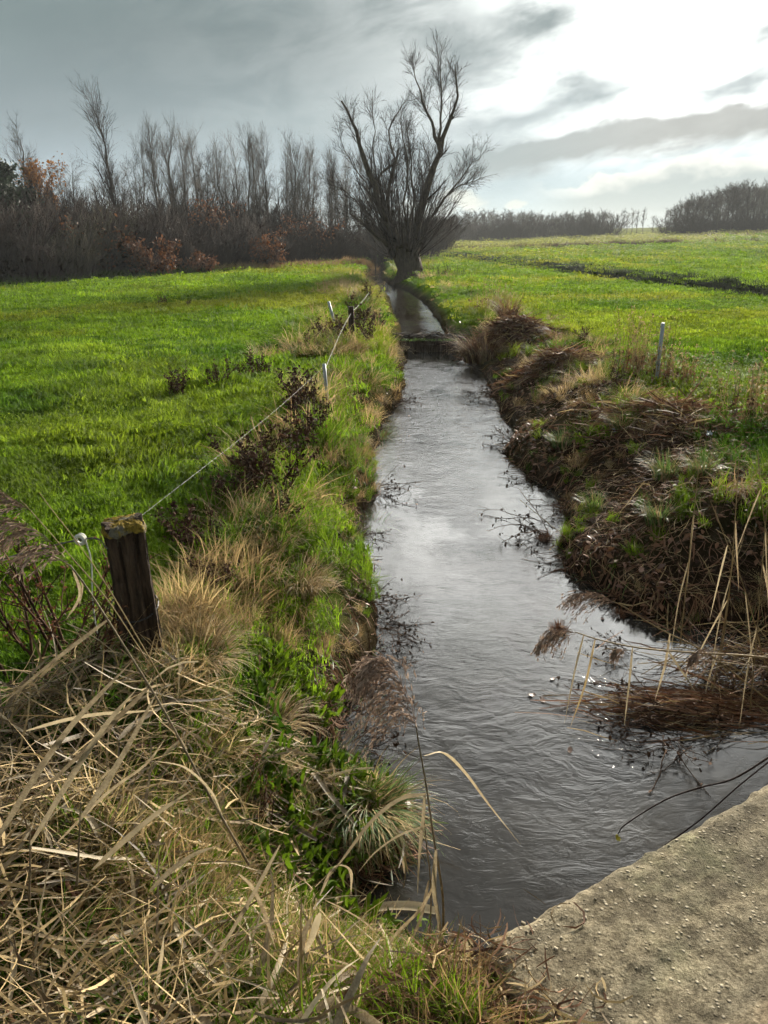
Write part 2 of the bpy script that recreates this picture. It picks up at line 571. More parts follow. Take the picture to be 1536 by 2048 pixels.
# slab of the little bridge (top z, corner, direction along its edge, direction under the camera)
SLAB_Z = 0.30
SA = at_z(958, 1892, SLAB_Z)[:2]
SB = at_z(1536, 1565, SLAB_Z)[:2]
SE = (SB - SA) / np.linalg.norm(SB - SA)
SN = np.array((SE[1], -SE[0]))

# ditch between the two meadows on the right
DA, DB = at_z(866, 511, 0.10)[:2], at_z(1536, 584, 0.18)[:2]
DDIR = (DB - DA) / np.linalg.norm(DB - DA)
DNRM = np.array((-DDIR[1], DDIR[0]))
if DNRM[1] < 0:
    DNRM = -DNRM

HEAPS = []   # (x, y, rx, ry, h, rot) filled here: cut reed heaps thrown up on the right bank
for u, v, rx, ry, h, rot in ((1015, 668, 0.95, 0.65, 0.46, 0.0), (1115, 726, 0.95, 0.5, 0.17, -0.2), (1345, 842, 0.9, 0.8, 0.16, 0.3)):
    q = at_z(u, v, 0.0)
    HEAPS.append((q[0], q[1], rx, ry, h, rot))


def field_z(x, y):
    und = 0.10 * fbm(x * 0.12, y * 0.12, 3, 11) + 0.05 * fbm(x * 0.5, y * 0.5, 2, 21)
    near = np.clip(1.0 - y / 60.0, 0.12, 1.0)
    tus = (0.20 * fbm(x * 1.25, y * 1.25, 3, 5) + 0.12 * fbm(x * 2.9, y * 2.9, 3, 6)) * near
    rise = 0.042 * np.log1p(np.exp(np.clip((x - 12) * 0.25, -30, 30))) / 0.25 * sstep(y, 30, 75)
    e = (x - DA[0]) * DNRM[0] + (y - DA[1]) * DNRM[1]      # beyond the ditch is positive
    onr = sstep(x, 2.0, 5.0)
    step = (0.34 * sstep(e, 0.0, 0.9) - 0.12 * np.exp(-((e + 0.25) / 0.4) ** 2)) * onr
    return und * sstep(y, 1.5, 8) + tus + rise + step


def shore(x, y, fd=False):
    wx = x + 0.10 * fbm(x * 2.2, y * 2.2, 3, 31) * np.clip(y / 4, 0.3, 2.0)
    wy = y + 0.10 * fbm(x * 2.2, y * 2.2, 3, 41) * np.clip(y / 4, 0.3, 2.0)
    return poly_sd(wx, wy, LOW), poly_sd(wx, wy, UPP)


def ground_z(x, y, d=None):
    x, y = np.asarray(x, float), np.asarray(y, float)
    if d is None:
        d = shore(x, y)
    dl, du = d
    f = field_z(x, y)
    # approach to the bridge
    es = (x - SA[0]) * SE[0] + (y - SA[1]) * SE[1]
    en = (x - SA[0]) * SN[0] + (y - SA[1]) * SN[1]
    f = f + 0.27 * sstep(en, -0.25, 0.35) * sstep(es, -2.2, -0.5)
    f = f - 0.09 * sstep(y, 3.4, 2.2) * sstep(x, -1.8, -0.3)
    wl = np.where(x < 0.6, 0.75, 1.4)

    def prof(dd, wz, w):
        t = np.clip(dd / w, 0, 1)
        s = 0.24 * np.clip(t / 0.10, 0, 1) + 0.76 * sstep(t, -0.15, 1.0) * np.clip(t / 0.05, 0, 1)
        lo = wz - 0.05
        bed = lo - 0.35 * sstep(-dd, 0.0, 0.5)
        return np.where(dd > 0, lo + (f - lo) * s, bed)
    z = np.minimum(prof(dl, WZ, wl), prof(du, WZ2, 0.7))
    for hx, hy, rx, ry, h, rot in HEAPS:
        c, s_ = math.cos(rot), math.sin(rot)
        ax, ay = ((x - hx) * c + (y - hy) * s_) / rx, (-(x - hx) * s_ + (y - hy) * c) / ry
        z = z + 0.30 * h * np.exp(-(ax * ax + ay * ay) * 1.6) * (1 + 1.2 * fbm(x * 3, y * 3, 3, 77))
    # right bank lip thrown up by dredging
    z = z + 0.03 * np.exp(-((dl - 1.0) / 0.45) ** 2) * sstep(x, 1.0, 1.8) * sstep(y, 22, 16) * sstep(y, 1, 3) * (1 + 1.5 * fbm(x * 2, y * 2, 3, 79))
    # under the slab
    z = z + (SLAB_Z - 0.02 - z) * sstep(es, -0.85, -0.25) * sstep(es, 0.05, 0.0) * sstep(en, -0.16, 0.0)
    under = (es > 0.02) & (en > 0.02) & (en < 3.4)
    z = np.where(under, np.minimum(z, SLAB_Z - 0.25), z)
    return z


def gz(x, y):
    return float(ground_z(np.array([x]), np.array([y]))[0])


def litter_amt(x, y, dl, du):
    """how much cut reed and bare earth lies about (0..1)"""
    n = fbm(x * 0.9, y * 0.9, 4, 51)
    right = sstep(x, 0.7, 1.3) * sstep(dl, 2.35, 1.25) * sstep(y, 21.5, 17.5)
    left = sstep(x, 1.2, 0.5) * sstep(dl, 0.75, 0.2) * 0.55 * sstep(y, 24, 18)
    nearl = sstep(x, 0.6, 0.0) * sstep(dl, 1.5, 0.5) * sstep(y, 3.6, 2.8) * 0.8
    far = sstep(du, 0.6, 0.1) * 0.5 * sstep(y, 30, 18)
    return np.clip(np.maximum(np.maximum(right, far), np.maximum(left, nearl)) + n * 0.9 * np.minimum(1, np.maximum(right, left) * 2), 0, 1)


def build_ground():
    nr, nc = 620, 520
    r = np.geomspace(1.0, 905, nr)
    yy = r - 5.0
    tt = np.linspace(-1, 1, nc)
    tt = np.sign(tt) * np.abs(tt) ** 1.15
    X = tt[None, :] * (2.2 + 0.80 * r[:, None]) + 0.2
    Y = np.repeat(yy[:, None], nc, 1)
    d = shore(X, Y)
    Z = ground_z(X, Y, d)
    V = np.stack([X, Y, Z], -1).reshape(-1, 3)
    idx = np.arange(nr * nc).reshape(nr, nc)
    Q = np.stack([idx[:-1, :-1], idx[:-1, 1:], idx[1:, 1:], idx[1:, :-1]], -1).reshape(-1, 4)
    x, y = X.ravel(), Y.ravel()
    dl, du = d[0].ravel(), d[1].ravel()
    lit = litter_amt(x, y, dl, du)
    n = fbm(x * 0.35, y * 0.35, 4, 61)[:, None]
    n2 = fbm(x * 2.5, y * 2.5, 3, 62)[:, None]
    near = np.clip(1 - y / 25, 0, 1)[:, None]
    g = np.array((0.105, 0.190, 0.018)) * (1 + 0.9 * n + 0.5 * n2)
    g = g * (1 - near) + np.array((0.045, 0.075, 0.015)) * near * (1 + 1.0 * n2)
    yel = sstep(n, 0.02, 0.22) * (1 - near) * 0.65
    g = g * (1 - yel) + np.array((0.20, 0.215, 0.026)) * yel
    # pale strips of stubble beyond the far weed lines on the right
    e = (x - DA[0]) * DNRM[0] + (y - DA[1]) * DNRM[1]
    far = (sstep(y - 0.45 * (x - 10), 74, 80) * sstep(x, 2, 8))[:, None]
    g = g * (1 - far) + np.array((0.15, 0.165, 0.045)) * far
    soil = np.array((0.040, 0.027, 0.018)) * (1 + 1.2 * n2)
    ditch = (np.exp(-((e - 0.25) / 0.5) ** 2) * sstep(x, 3, 6))[:, None]
    shaded_soil = np.array((0.030, 0.036, 0.012))  # ditch soil, with the ditch's shade put into its dark colour
    wet = sstep(-np.minimum(dl, du), -0.10, 0.0)[:, None]
    L = np.maximum(lit, 0.9 * sstep(np.minimum(dl, du), 0.45, 0.12))[:, None]
    # bare earth at the bridge end
    es = (x - SA[0]) * SE[0] + (y - SA[1]) * SE[1]
    en = (x - SA[0]) * SN[0] + (y - SA[1]) * SN[1]
    bare = (sstep(es, -0.75, -0.2) * sstep(en, -0.2, 0.1))[:, None]
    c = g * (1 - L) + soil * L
    c = c * (1 - ditch) + shaded_soil * ditch
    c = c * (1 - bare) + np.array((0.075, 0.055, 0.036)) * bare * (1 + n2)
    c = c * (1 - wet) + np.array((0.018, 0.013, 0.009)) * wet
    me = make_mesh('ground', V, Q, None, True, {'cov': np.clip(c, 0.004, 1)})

    def f(t, p):
        co = t.n('ShaderNodeTexCoord').outputs['Object']
        n_ = t.noise(co, 30, 6, 0.7)
        n3 = t.noise(co, 3.0, 5, 0.65)
        n4 = t.noise(t.v('MULTIPLY', co, (0.35, 1.0, 1.0)), 0.9, 6, 0.65)
        bumpn(t, p, t.m('ADD', n_, t.m('MULTIPLY', n4, 3.0)), 1.0, 0.035)
        c_ = t.mix(t.m('MULTIPLY', n_, 1.0), (0.55, 0.55, 0.55), (1.5, 1.5, 1.5))
        c2 = t.mix(t.ss(n3, 0.3, 0.7), (0.72, 0.74, 0.70), (1.25, 1.22, 1.2))
        c3 = t.mix(t.ss(n4, 0.35, 0.65), (0.74, 0.76, 0.72), (1.22, 1.2, 1.15))
        a = t.mix(1.0, attr(t, 'cov', out='Color'), c_, 'MULTIPLY')
        return t.mix(1.0, t.mix(1.0, a, c2, 'MULTIPLY'), c3, 'MULTIPLY')
    m = principled('ground', f, rough=1.0, spec=0.0)
    o = obj('ground', me, m)
    tag(o, 'undulating green meadow ground sloping down to the stream', None, None, 'structure')


build_ground()


# ------------------------------------------------------------------ water
def water_mat(name, amp, deep, scale=1.0, rgh=0.03):
    def f(t, p):
        co = t.n('ShaderNodeTexCoord').outputs['Object']
        x, y, z = t.sep(co)
        # ripples: slow swell + fine wind ripples drawn out across the current, stronger where the current is fast
        wv = t.noise(co, 0.9 * scale, 3, 0.5, out='Color')
        cw = t.v('ADD', co, t.v('MULTIPLY', t.v('SUBTRACT', wv, (0.5, 0.5, 0.5)), (0.45, 0.45, 0)))
        a = t.noise(t.v('MULTIPLY', cw, (1.0, 1.7, 1.0)), 5.5 * scale, 4, 0.6, 0.8)
        b = t.noise(t.v('MULTIPLY', cw, (1.0, 2.4, 1.0)), 19 * scale, 4, 0.62, 1.2)
        c = t.noise(t.v('MULTIPLY', cw, (1.0, 1.5, 1.0)), 60 * scale, 3, 0.6, 0.4)
        wave = t.n('ShaderNodeTexWave', wave_type='RINGS', rings_direction='SPHERICAL')
        t.put(wave.inputs['Vector'], t.v('SUBTRACT', cw, (0.62, 2.95, 0.0)))
        wave.inputs['Scale'].default_value = 4.5
        wave.inputs['Distortion'].default_value = 7.0
        wave.inputs['Detail'].default_value = 2.5
        wave.inputs['Detail Scale'].default_value = 1.6
        fast = t.m('MULTIPLY', t.ss(y, 5.4, 3.2), t.m('MULTIPLY', t.ss(x, -0.15, 0.25), t.ss(x, 1.9, 1.1)))
        still = t.m('MULTIPLY', t.ss(x, 1.15, 1.75, 1.0, 0.25), t.ss(x, -0.25, 0.12, 0.25, 1.0))
        nearm = t.ss(y, 4.5, 7.0, 0.0, 1.0)
        still = t.m('MAXIMUM', still, t.m('MULTIPLY', nearm, 0.8))
        h = t.m('ADD', t.m('MULTIPLY', a, 1.0), t.m('ADD', t.m('MULTIPLY', b, 0.32), t.m('MULTIPLY', c, 0.06)))
        h = t.m('MULTIPLY', h, still)
        h = t.m('MULTIPLY', h, t.ss(t.noise(t.v('MULTIPLY', co, (1.6, 0.8, 1.0)), 0.9, 3, 0.55), 0.36, 0.62, 0.25, 1.35))
        h = t.m('ADD', h, t.m('MULTIPLY', fast, t.m('ADD', t.m('MULTIPLY', wave.outputs['Fac'], 0.07), t.m('MULTIPLY', a, 0.45))))
        h = t.m('MULTIPLY', h, t.ss(y, 7.0, 15.0, 1.0, 2.4))
        bumpn(t, p, h, amp, 0.030)
        silt = t.ss(t.noise(co, 1.1, 4, 0.6), 0.4, 0.7)
        return t.mix(silt, deep, tuple(k * 1.9 for k in deep))
    m = principled(name, f, rough=rgh, spec=0.5)
    pr = [n for n in m.node_tree.nodes if n.type == 'BSDF_PRINCIPLED'][0]
    pr.inputs['IOR'].default_value = 1.5
    return m


def water_sheet(name, x0, x1, y0, y1, z, mat, label, nx=8, ny=40):
    X, Y = np.meshgrid(np.linspace(x0, x1, nx), np.linspace(y0, y1, ny))
    V = np.stack([X, Y, np.full_like(X, z)], -1).reshape(-1, 3)
    idx = np.arange(nx * ny).reshape(ny, nx)
    Q = np.stack([idx[:-1, :-1], idx[:-1, 1:], idx[1:, 1:], idx[1:, :-1]], -1).reshape(-1, 4)
    o = obj(name, make_mesh(name, V, Q), mat)
    return tag(o, label, None, None, 'structure')


W_WEIR = at_z(840, 705, WZ)[1]
water_sheet('water', -1.6, 5.2, -4.8, W_WEIR + 0.06, WZ, water_mat('water_low', 0.18, (0.022, 0.020, 0.017), rgh=0.035),
            'rippled dark stream water between the weir and the slab')
water_sheet('water', -3.0, 4.5, W_WEIR + 0.12, 85, WZ2, water_mat('water_high', 0.07, (0.020, 0.015, 0.010)),
            'smooth stream water held back above the weir')


# ------------------------------------------------------------------ concrete slab of the bridge
def build_slab():
    L, W, TH = 4.6, 3.2, 0.30
    nu, nv = 300, 200
    uu, vv = np.meshgrid(np.linspace(0, 1, nu) ** 1.25 * L, np.linspace(0, 1, nv) ** 1.3 * W)
    eu = 0.02 * fbm(vv * 6, vv * 0 + 3, 4, 91) + 0.02 * fbm(vv * 25, uu * 0, 2, 92)
    ev = 0.008 * fbm(uu * 5, uu * 0 + 9, 4, 93) + 0.012 * fbm(uu * 34, uu * 0, 2, 94)
    fu, fv = np.exp(-uu / 0.10), np.exp(-vv / 0.10)
    U, Vv = uu + eu * fu, vv + ev * fv
    x = SA[0] + U * SE[0] + Vv * SN[0]
    y = SA[1] + U * SE[1] + Vv * SN[1]
    z = 0.008 * fbm(x * 2.2, y * 2.2, 4, 95) + 0.005 * fbm(x * 9, y * 9, 3, 96) + 0.006 * fbm(x * 34, y * 34, 3, 97)
    ridge = np.abs(fbm(x * 3.1 + 2, y * 3.1, 3, 98))
    z = z - 0.003 * np.exp(-(ridge / 0.006) ** 2) * (vnoise(x * 1.7, y * 1.7, 88) > 0.45)
    # a scraped seam running along the slab
    seam = Vv - (0.52 - 0.16 * U)
    z = z + 0.016 * sstep(seam + 0.05 * fbm(U * 6, Vv * 6, 3, 99), -0.02, 0.05) * sstep(U, 2.2, 0.5)
    rnd = 0.010 * np.exp(-((uu / 0.014) ** 1.0)) + 0.012 * np.exp(-((vv / 0.014) ** 1.0))
    z = SLAB_Z + z - rnd * (0.6 + 1.4 * vnoise(U * 16, Vv * 16, 90))
    top = np.stack([x, y, z], -1)
    idx = np.arange(nu * nv).reshape(nv, nu)
    Q = [np.stack([idx[:-1, :-1], idx[1:, :-1], idx[1:, 1:], idx[:-1, 1:]], -1).reshape(-1, 4)]
    ring = np.concatenate([idx[0, :], idx[1:, -1], idx[-1, -2::-1], idx[-2:0:-1, 0]])
    tv = top.reshape(-1, 3)
    low = tv[ring].copy()
    low[:, 2] = SLAB_Z - TH
    mid = tv[ring].copy()
    mid[:, 2] = SLAB_Z - TH * 0.5
    n0 = len(tv)
    nrg = len(ring)
    a, b = ring, np.roll(ring, -1)
    for k in range(2):
        lo = n0 + k * nrg + np.arange(nrg)
        lob = np.roll(lo, -1)
        Q.append(np.stack([a, b, lob, lo], -1))
        a, b = lo, lob
    V = np.concatenate([tv, mid, low])
    bot = [n0 + nrg, n0 + nrg + nu - 1, n0 + nrg + nu + nv - 2, n0 + nrg + 2 * nu + nv - 3]
    Q.append(np.array([bot]))
    me = make_mesh('slab', V, np.concatenate(Q))

    def f(t, p):
        co = t.n('ShaderNodeTexCoord').outputs['Object']
        n = t.noise(co, 1.7, 5, 0.6)
        n2 = t.noise(co, 12, 6, 0.7)
        n3 = t.noise(co, 95, 4, 0.7)
        rt = t.n('ShaderNodeVectorRotate', rotation_type='Z_AXIS')
        t.put(rt.inputs['Vector'], co)
        rt.inputs['Angle'].default_value = -math.atan2(SE[1], SE[0])
        st_ = t.noise(t.v('MULTIPLY', rt.outputs[0], (0.9, 7.0, 1.0)), 2.2, 5, 0.6, 0.6)
        vr = t.n('ShaderNodeTexVoronoi', feature='F1')
        t.put(vr.inputs['Vector'], co)
        vr.inputs['Scale'].default_value = 70
        grit = t.ss(vr.outputs['Distance'], 0.10, 0.45, 1.0, 0.0)
        stone = t.sep(vr.outputs['Color'])[0]
        bumpn(t, p, t.m('ADD', t.m('MULTIPLY', t.m('MULTIPLY', grit, t.ss(stone, 0.55, 0.9)), 0.5), t.m('ADD', t.m('MULTIPLY', n3, 0.35), n2)), 0.6, 0.012)
        n5 = t.noise(co, 230, 3, 0.75)
        n6 = t.noise(co, 42, 5, 0.75)
        c = t.mix(t.ss(n2, 0.3, 0.72), (0.105, 0.088, 0.060), (0.285, 0.248, 0.178))
        c = t.mix(t.m('MULTIPLY', t.ss(n, 0.56, 0.72), 0.7), c, t.mix(n2, (0.085, 0.092, 0.048), (0.21, 0.21, 0.125)))
        c = t.mix(t.m('MULTIPLY', t.ss(n, 0.46, 0.34), 0.55), c, (0.30, 0.225, 0.15))
        c = t.mix(t.m('MULTIPLY', t.m('MULTIPLY', grit, t.ss(stone, 0.62, 0.9)), 0.75), c, t.mix(t.ss(stone, 0.75, 0.8), (0.07, 0.06, 0.05), (0.42, 0.38, 0.31)))
        c = t.mix(1.0, c, t.mix(t.ss(st_, 0.35, 0.65), (0.70, 0.69, 0.67), (1.22, 1.19, 1.12)), 'MULTIPLY')
        fine = t.m('ADD', t.m('MULTIPLY', n3, 0.4), t.m('ADD', t.m('MULTIPLY', n5, 0.3), t.m('MULTIPLY', n6, 0.3)))
        return t.mix(1.0, c, t.mix(t.ss(fine, 0.38, 0.62), (0.48, 0.46, 0.42), (1.42, 1.42, 1.40)), 'MULTIPLY')
    m = principled('concrete', f, rough=0.95, spec=0.15)
    root = obj('concrete_slab', me, m)
    tag(root, 'worn sandy concrete slab of a small bridge with crumbling edge', 'bridge slab')
    # loose grit and stones bedded along the crumbling edge
    rng = np.random.default_rng(4)
    mb = MB()
    ico = np.array([(0, 0, 1), (.89, 0, .45), (.28, .85, .45), (-.72, .53, .45), (-.72, -.53, .45), (.28, -.85, .45), (.72, .53, -.45), (-.28, .85, -.45), (-.89, 0, -.45), (-.28, -.85, -.45), (.72, -.53, -.45), (0, 0, -1)])
    it = np.array([(0, 1, 2), (0, 2, 3), (0, 3, 4), (0, 4, 5), (0, 5, 1), (1, 6, 2), (2, 7, 3), (3, 8, 4), (4, 9, 5), (5, 10, 1), (1, 10, 6), (2, 6, 7), (3, 7, 8), (4, 8, 9), (5, 9, 10), (11, 6, 10), (11, 7, 6), (11, 8, 7), (11, 9, 8), (11, 10, 9)])
    flat = tv
    for k in range(900):
        if rng.random() < 0.25:
            u, v = rng.uniform(0, 3.0), abs(rng.normal(0, 0.035)) + 0.01
        elif rng.random() < 0.2:
            u, v = abs(rng.normal(0, 0.10)) + 0.01, rng.uniform(0, 1.0)
        else:
            u, v = rng.uniform(0, 2.6), rng.uniform(0, 1.4)
        s = 0.0018 + 0.0052 * rng.random() ** 4
        iu = np.argmin(np.abs(np.linspace(0, 1, nu) ** 1.25 * L - u))
        iv = np.argmin(np.abs(np.linspace(0, 1, nv) ** 1.3 * W - v))
        q = top[iv, iu]
        sc = rng.uniform(0.6, 1.3, 3) * s
        a = rng.uniform(0, 6.28)
        v3 = ico * sc * np.array((1, 1, 0.55)) * (1 + 0.25 * rng.standard_normal((12, 1)))
        v3 = np.stack([v3[:, 0] * math.cos(a) - v3[:, 1] * math.sin(a), v3[:, 0] * math.sin(a) + v3[:, 1] * math.cos(a), v3[:, 2]], -1)
        mb.add(v3 + q + np.array((rng.uniform(-.008, .008), rng.uniform(-.008, .008), s * 0.05)), None, it, rng.random())
    st = principled('grit', two_tone((0.13, 0.105, 0.07), (0.40, 0.345, 0.25), True, 40), rough=0.9, spec=0.2)
    g = mb.build('loose_grit', st, root)
    tag(g, 'loose grit and small stones along the crumbling slab edge', None, None, 'stuff')


build_slab()
# ------------------------------------------------------------------ sward and litter (nobody could count it)
def blades(rng, n, rad, hmin, hmax, w, lean=0.5, curl=0.6, K=4, bunch=0.5):
    a = rng.uniform(0, 2 * np.pi, n)
    r = rad * rng.random(n) ** 0.6
    base = np.stack([r * np.cos(a), r * np.sin(a), np.zeros(n)], -1)
    h = rng.uniform(hmin, hmax, n)
    az = a * bunch + rng.uniform(0, 2 * np.pi, n) * (1 - bunch) if bunch else rng.uniform(0, 2 * np.pi, n)
    out = np.stack([np.cos(az), np.sin(az), np.zeros(n)], -1)
    ln = lean * rng.uniform(0.2, 1.0, n)
    cu = curl * rng.uniform(0.3, 1.3, n)
    t = np.linspace(0, 1, K)
    P = np.zeros((n, K, 3))
    th = ln[:, None] + cu[:, None] * t[None, :] * 1.6
    dt = h[:, None] / (K - 1)
    stepv = out[:, None, :] * (np.sin(th) * dt)[..., None] + np.array((0, 0, 1.0)) * (np.cos(th) * dt)[..., None]
    P[:, 1:] = np.cumsum(stepv[:, :-1], 1)
    P += base[:, None, :]
    P[:, 0, 2] -= 0.02
    W = w * rng.uniform(0.7, 1.3, n)[:, None] * np.array([0.9, 1.0, 0.7, 0.06, 0.03, 0.02])[None, :K] if K == 4 else w * rng.uniform(0.7, 1.3, n)[:, None] * np.linspace(1, 0.05, K)[None]
    sd = np.stack([-np.sin(az + rng.normal(0, .6, n)), np.cos(az), np.zeros(n)], -1)
    return P, W, sd, rng.random(n)


def clump_set(name, nvar, mat, **kw):
    c = D.collections.new(name)
    for i in range(nvar):
        rng = np.random.default_rng(100 + i + hash_name(name))
        mb = MB()
        P, W, sd, av = blades(rng, **kw)
        mb.strips(P, W, sd, av)
        me = mb.mesh(name)
        me.materials.append(mat)
        o = D.objects.new(name, me)
        c.objects.link(o)
    return c


def hash_name(s):
    return sum(ord(k) * (i + 1) for i, k in enumerate(s)) % 9973


def scatter(name, label, cat, pts, rot, scl, var, tint, col):
    me = D.meshes.new(name)
    n = len(pts)
    me.vertices.add(n)
    me.vertices.foreach_set('co', np.asarray(pts, np.float32).ravel())
    me.attributes.new('rot', 'FLOAT_VECTOR', 'POINT').data.foreach_set('vector', np.asarray(rot, np.float32).ravel())
    me.attributes.new('scl', 'FLOAT_VECTOR', 'POINT').data.foreach_set('vector', np.asarray(scl, np.float32).ravel())
    me.attributes.new('var', 'INT', 'POINT').data.foreach_set('value', np.asarray(var, np.int32))
    tt = np.concatenate([np.clip(tint, 0.002, 1), np.ones((n, 1))], 1).astype(np.float32)
    me.attributes.new('tint', 'FLOAT_COLOR', 'POINT').data.foreach_set('color', tt.ravel())
    o = obj(name, me)
    tag(o, label, cat, None, 'stuff')
    g = D.node_groups.new(name, 'GeometryNodeTree')
    g.interface.new_socket('Geometry', in_out='INPUT', socket_type='NodeSocketGeometry')
    g.interface.new_socket('Geometry', in_out='OUTPUT', socket_type='NodeSocketGeometry')
    N, L = g.nodes, g.links
    gi, go = N.new('NodeGroupInput'), N.new('NodeGroupOutput')
    ip = N.new('GeometryNodeInstanceOnPoints')
    ci = N.new('GeometryNodeCollectionInfo')
    ci.inputs['Collection'].default_value = col
    ci.inputs['Separate Children'].default_value = True
    ci.inputs['Reset Children'].default_value = True

    def na(nm, ty):
        k = N.new('GeometryNodeInputNamedAttribute')
        k.data_type = ty
        k.inputs[0].default_value = nm
        return [s for s in k.outputs if s.enabled][0]
    L.new(gi.outputs[0], ip.inputs['Points'])
    L.new(ci.outputs[0], ip.inputs['Instance'])
    ip.inputs['Pick Instance'].default_value = True
    L.new(na('var', 'INT'), ip.inputs['Instance Index'])
    e2r = N.new('FunctionNodeEulerToRotation')
    L.new(na('rot', 'FLOAT_VECTOR'), e2r.inputs[0])
    L.new(e2r.outputs[0], ip.inputs['Rotation'])
    L.new(na('scl', 'FLOAT_VECTOR'), ip.inputs['Scale'])
    L.new(ip.outputs[0], go.inputs[0])
    md = o.modifiers.new('scatter', 'NODES')
    md.node_group = g
    return o


def fan_points(rng, n, y0, y1, k0=1.6, k1=0.60):
    y = np.exp(rng.uniform(np.log(y0), np.log(y1), n))
    x = rng.uniform(-1, 1, n) * (k0 + k1 * y)
    return x, y


def off_slab(x, y):
    es = (x - SA[0]) * SE[0] + (y - SA[1]) * SE[1]
    en = (x - SA[0]) * SN[0] + (y - SA[1]) * SN[1]
    return ~((es > -0.03) & (en > -0.03)), ~((es > -0.42) & (en > -0.16))


C_SHORT = clump_set('sward_clump', 6, MATS['grass'], n=290, rad=0.24, hmin=0.025, hmax=0.068, w=0.0026, lean=0.55, curl=0.8, bunch=0.0)
C_CARPET = clump_set('far_clump', 5, MATS['grass'], n=230, rad=0.50, hmin=0.025, hmax=0.062, w=0.0070, lean=0.5, curl=0.6, bunch=0.0)
C_LONG = clump_set('bank_clump', 5, MATS['grass'], n=60, rad=0.12, hmin=0.14, hmax=0.36, w=0.0034, lean=0.55, curl=0.9)
C_DRY = clump_set('dry_clump', 5, MATS['grass'], n=90, rad=0.15, hmin=0.16, hmax=0.46, w=0.0026, lean=0.9, curl=1.15)
C_HERB = clump_set('herb_clump', 4, MATS['grass'], n=40, rad=0.16, hmin=0.04, hmax=0.11, w=0.011, lean=1.0, curl=0.7)

GR1, GR2, GR3 = np.array((0.160, 0.270, 0.014)), np.array((0.052, 0.118, 0.010)), np.array((0.29, 0.305, 0.028))
TAN1, TAN2 = np.array((0.50, 0.40, 0.20)), np.array((0.26, 0.175, 0.085))


def far_(y):
    return sstep(y, 8, 40)[:, None]


def grass_tint(x, y, rng):
    a = np.clip(fbm(x * 0.30, y * 0.30, 4, 71) * 2.2 + 0.5, 0, 1)[:, None]
    b = np.clip(fbm(x * 1.3, y * 1.3, 3, 72) * 2.4 + 0.5, 0, 1)[:, None]
    b = np.clip(b * 1.1 + 0.35 * far_(y), 0, 1)
    c = GR2 * (1 - b) + GR1 * b
    far = sstep(y, 6, 34)[:, None]
    yl = np.clip(sstep(a, 0.40, 0.95) * (0.25 + 0.55 * far), 0, 1)
    c = c * (1 - yl) + GR3 * yl
    st = (0.8 * sstep(y - 0.45 * (x - 10), 74, 80) * sstep(x, 2, 8))[:, None]
    c = c * (1 - st) + np.array((0.30, 0.31, 0.085)) * st
    return c * rng.uniform(0.75, 1.25, (len(x), 1))


def euler(rng, n, tilt=0.15):
    return np.stack([rng.normal(0, tilt, n), rng.normal(0, tilt, n), rng.uniform(0, 6.283, n)], -1)


